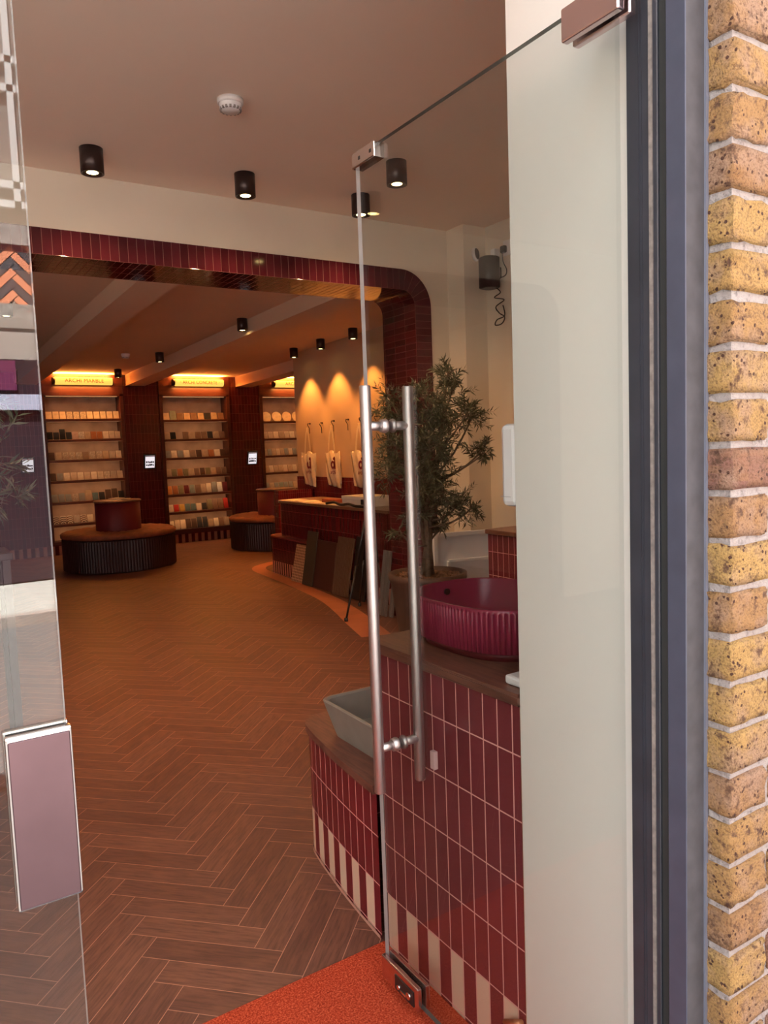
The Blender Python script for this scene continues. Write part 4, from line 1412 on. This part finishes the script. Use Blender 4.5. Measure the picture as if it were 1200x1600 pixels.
# black easel
ez = thing('easel', 'black tripod easel standing by the reception desk', 'easel', (3.35, 5.55, 0))
apex = Vector((3.40, 5.56, .98))
for ft in ((3.052, 5.426, 0), (3.452, 5.875, 0), (3.46, 5.45, 0)):
    b = NB(); f_ = Vector(ft) + Vector((0, 0, .012)); mid = f_.lerp(apex, .45)
    tube(b, [f_, mid], .009, 10); tube(b, [mid, apex], .013, 10)
    lg = obj('leg', b, M['black'], ez)
    b = NB(); tube(b, [Vector(ft) + Vector((0, 0, 0)), Vector(ft) + Vector((0, 0, .03))], .016, 12); obj('rubber_foot', b, M['black'], lg)
b = NB(); tube(b, [apex, apex + Vector((0, 0, .10))], .016, 12); box(b, 3.33, 3.42, 5.54, 5.58, .955, 1.0); obj('head', b, M['black'], ez)

# terracotta inlay curving around the desk
b = NB()
uvl = b.loops.layers.uv.verify()
cen = smooth_path([(4.5, 9.02), (4.1, 8.98), (3.78, 8.82), (3.62, 8.55), (3.57, 8.1), (3.53, 7.6), (3.47, 7.0), (3.38, 6.3), (3.25, 5.75), (3.12, 5.3), (2.99, 4.85)], 6)
wd = .085
u_ = 0
pl = []
for i, p in enumerate(cen):
    q0, q1 = Vector(cen[max(0, i - 1)]), Vector(cen[min(len(cen) - 1, i + 1)])
    d = (q1 - q0).normalized(); nn = Vector((-d.y, d.x))
    if i: u_ += math.dist(p, cen[i - 1])
    ww = wd + .035 * min(1, max(0, (6.6 - p[1]) / 1.2))
    pl.append((Vector(p) + nn * ww, Vector(p) - nn * ww, u_))
for (a0, a1, u0), (c0, c1, u1) in zip(pl, pl[1:]):
    f = b.faces.new([b.verts.new((*a0, .0015)), b.verts.new((*a1, .0015)), b.verts.new((*c1, .0015)), b.verts.new((*c0, .0015))])
    for lp, c in zip(f.loops, ((u0, .05), (u0, .25), (u1, .25), (u1, .05))): lp[uvl].uv = c
struct('trim_floor_inlay', b, M['terracotta'])

# ------------------------------------------------------------------ tote bags and hooks
XT = 4.462
def hook(y, z, label=None, hang=True):
    y *= 1.0268; z = 1.45 + (z - 1.45) * 1.0268
    s_h = .6
    o = thing('wall_hook', label, 'hook', (XW, y, z), 'bronze hooks on the tote wall')
    b = NB(); tube(b, [(XW, y, z + .03), (XW - .012, y, z + .03)], .011, 16); obj('rose', b, M['bronze'], o)
    b = NB(); tube(b, [(XW - .01, y, z + .03), (XW - .04, y, z + .03), (XW - .045, y, z + .015), (XW - .035, y, z - .0), (XW - .017, y, z - .03), (XW - .015, y, z - .10)], .0050, 8); obj('arm', b, M['bronze'], o)
    return o
hook(8.361, 1.74, 'bare bronze hook between the first and second tote bags')
hook(7.707, 1.75, 'bare bronze hook between the second and third tote bags')
hook(7.073, 1.755, 'bare bronze hook nearest the arch')
hook(8.69, 1.745, 'bronze hook carrying the furthest tote bag')
hook(8.055, 1.75, 'bronze hook carrying the middle tote bag')
hook(7.40, 1.755, 'bronze hook carrying the nearest tote bag')
def tote(yc, label, seed, skew=0):
    yc *= 1.0268
    o = thing('tote_bag', label, 'tote bag', (XW - .05, yc, .97), 'printed canvas tote bags')
    W, zt, zb = .41, 1.405, .975
    b = NB()
    nx, nz = 22, 22
    def P(u, v, side):
        # u across -1..1 (far..near), v 0 bottom..1 top
        wv = 1 - .20 * (1 - v) ** 1.2 - .03 * math.sin(v * 5 + seed)
        y = yc - u * W / 2 * wv - .03 * (1 - v) * (1 + skew)
        z = zb + (zt - zb) * v + .012 * math.sin(u * 5 + seed) * v - .02 * u * (1 - v)
        if v > .98: z -= .020 * (1 - abs(u)) * math.cos(u * 6 + seed)
        bulge = .016 * (1 - u * u) * (1 - (2 * v - 1) ** 4) + .005 * math.sin(u * 9 + v * 6 + seed)
        x = XW - .052 + side * (.004 + bulge) - .010 * math.sin(u * 4 + seed) * v
        return (x, y, z)
    for side in (-1, 1):
        g = [[b.verts.new(P(-1 + 2 * i / nx, j / nz, side)) for i in range(nx + 1)] for j in range(nz + 1)]
        for j in range(nz):
            for i in range(nx):
                f = b.faces.new((g[j][i], g[j][i + 1], g[j + 1][i + 1], g[j + 1][i])); f.smooth = True
    bmesh.ops.remove_doubles(b, verts=b.verts, dist=.0035)
    body = obj('bag_body', b, M['canvas'], o)
    b = NB()
    for yy, k in ((.085, -1), (-.075, 1)):
        pts = smooth_path([(XW - .056, yc + yy, zt - .02), (XW - .055, yc + yy * .75, zt + .12), (XW - .055, yc + yy * .35, zt + .25), (XW - .053, yc + .01 * k, 1.735)], 5)
        for (p, q) in zip(pts, pts[1:]):
            w_ = .017
            boxp = [(p[0], p[1] - w_, p[2]), (p[0], p[1] + w_, p[2]), (q[0], q[1] + w_, q[2]), (q[0], q[1] - w_, q[2])]
            f = b.faces.new([b.verts.new(v) for v in boxp])
            f = b.faces.new([b.verts.new((v[0] + .003, v[1], v[2])) for v in boxp][::-1])
    bmesh.ops.remove_doubles(b, verts=b.verts, dist=.0008)
    obj('handles', b, M['canvas'], o)
    # print: ring-and-stem mark above small lettering
    b = NB()
    zc_, yc_ = 1.245, yc - .055
    X = XW - .0785
    def ell(ay, az, n=30, cy=yc_, cz=zc_): return [(cy + ay * C_(2 * PI * k / n), cz + az * S_(2 * PI * k / n)) for k in range(n)]
    O, I = ell(.052, .052), ell(.020, .022)
    for k in range(30):
        k2 = (k + 1) % 30
        b.faces.new([b.verts.new((X, *p)) for p in (O[k], O[k2], I[k2], I[k])])
    for (ya, yb, za, zb_) in ((-.066, -.036, -.052, .088), (-.036, -.010, .060, .088)):
        b.faces.new([b.verts.new((X, yc_ + p, zc_ + q)) for p, q in ((ya, za), (yb, za), (yb, zb_), (ya, zb_))])
    dsc = [(yc_ - .045 + .018 * C_(2 * PI * k / 16), zc_ + .085 + .018 * S_(2 * PI * k / 16)) for k in range(16)]
    b.faces.new([b.verts.new((X - .0005, *p)) for p in dsc])
    obj('printed_mark', b, M['print'], o)
    rot = Matrix.Rotation(R(-90), 3, 'Z') @ Matrix.Rotation(R(90), 3, 'X')
    text_mesh('printed_name', 'archi', .070, M['print'], (XW - .0785, yc - .055, 1.155), rot, o, .0006)
    return o
tote(8.69, 'cream canvas tote bag on the wall, furthest from the arch', 1)
tote(8.055, 'cream canvas tote bag hanging in the middle of the three', 2.4, .5)
tote(7.40, 'cream canvas tote bag mostly hidden behind the steel door handle', 4)

# ------------------------------------------------------------------ the street behind the camera (seen reflected in the glass)
b = NB(); box(b, -30, 30, -6.0, -1.9, -.14, -.10); struct('floor_road', b, M['asphalt'])
b = NB(); box(b, -30, 30, -1.9, .60, -.14, -.02); box(b, -30, 30, -8.3, -6.0, -.14, -.02); struct('floor_pavement', b, M['paving'])
sh = thing('street_building', 'building across the street reflected in the glass with herringbone brick panel', 'building', (0, -8.2, 0))
b = NB(); box(b, -22, 22, -8.8, -8.12, 4.15, 9.5); box(b, -22, 22, -8.8, -8.12, -.1, 3.2); obj('wall', b, M['opp_brick'], sh)
b = NB(); box(b, -22, 22, -8.7, -8.02, 3.94, 4.16); box(b, -22, 22, -8.7, -8.03, 2.98, 3.26); obj('stone_bands', b, M['stone_band'], sh)
b = NB(); box(b, -22, 22, -8.7, -8.05, 2.62, 2.98); obj('render_band', b, M['render'], sh)
b = NB()
def to_fac(p): return (p[0], -8.06, p[1])
herring(b, -6, 8, 3.2, 4.0, .088, .27, .010, 1.333, 3.62, 0, mapf=to_fac, tones=lambda r, i: (.1 if i % 2 else .8) + r.uniform(-.1, .15))
t = NT('herringbone_brick'); at = t.n('ShaderNodeAttribute', attribute_name='tone')
M['hb'] = t.set(t.ramp(at.outputs['Fac'], [(0, (.06, .045, .05)), (.44, (.10, .08, .085)), (.46, (.62, .19, .10)), (1, (.78, .28, .15))]), .8)
nf_ = len(b.faces)
box(b, -22, 22, -8.5, -8.075, 3.2, 3.95, 1)
obj('herringbone_panel', b, [M['hb'], M['stone_band']], sh)
for wx in (-5.2, -1.9, 1.4, 4.7, 8.0):
    b = NB()
    for z in (4.40, 4.62, 5.70, 6.02, 7.2): box(b, wx - .95, wx + .95, -8.13, -8.04, z - .04, z + .04)
    for x in (wx - .95, wx, wx + .95): box(b, x - .035, x + .035, -8.13, -8.04, 4.36, 7.24)
    w_ = obj('window_frame', b, M['window_white'], sh)
    b = NB(); box(b, wx - .92, wx + .92, -8.13, -8.11, 4.40, 7.2); obj('window_pane', b, M['window_glass_far'], w_)
b = NB(); box(b, -22, 22, -8.12, -8.03, 0, 2.62); obj('shopfront', b, M['shop_dark'], sh)
b = NB(); box(b, -6, 9, -8.02, -7.96, 2.03, 2.21); obj('fascia', b, M['lilac'], sh)
b = NB(); box(b, -3, 1.23, -8.02, -7.98, 2.26, 2.60); obj('sign_board', b, M['magenta'], sh)
# person walking past in a red top is left to the street; kerb stones
b = NB(); box(b, -30, 30, -6.02, -5.88, -.14, .0); box(b, -30, 30, -2.02, -1.88, -.14, .0); struct('trim_kerb', b, M['stone_band'])
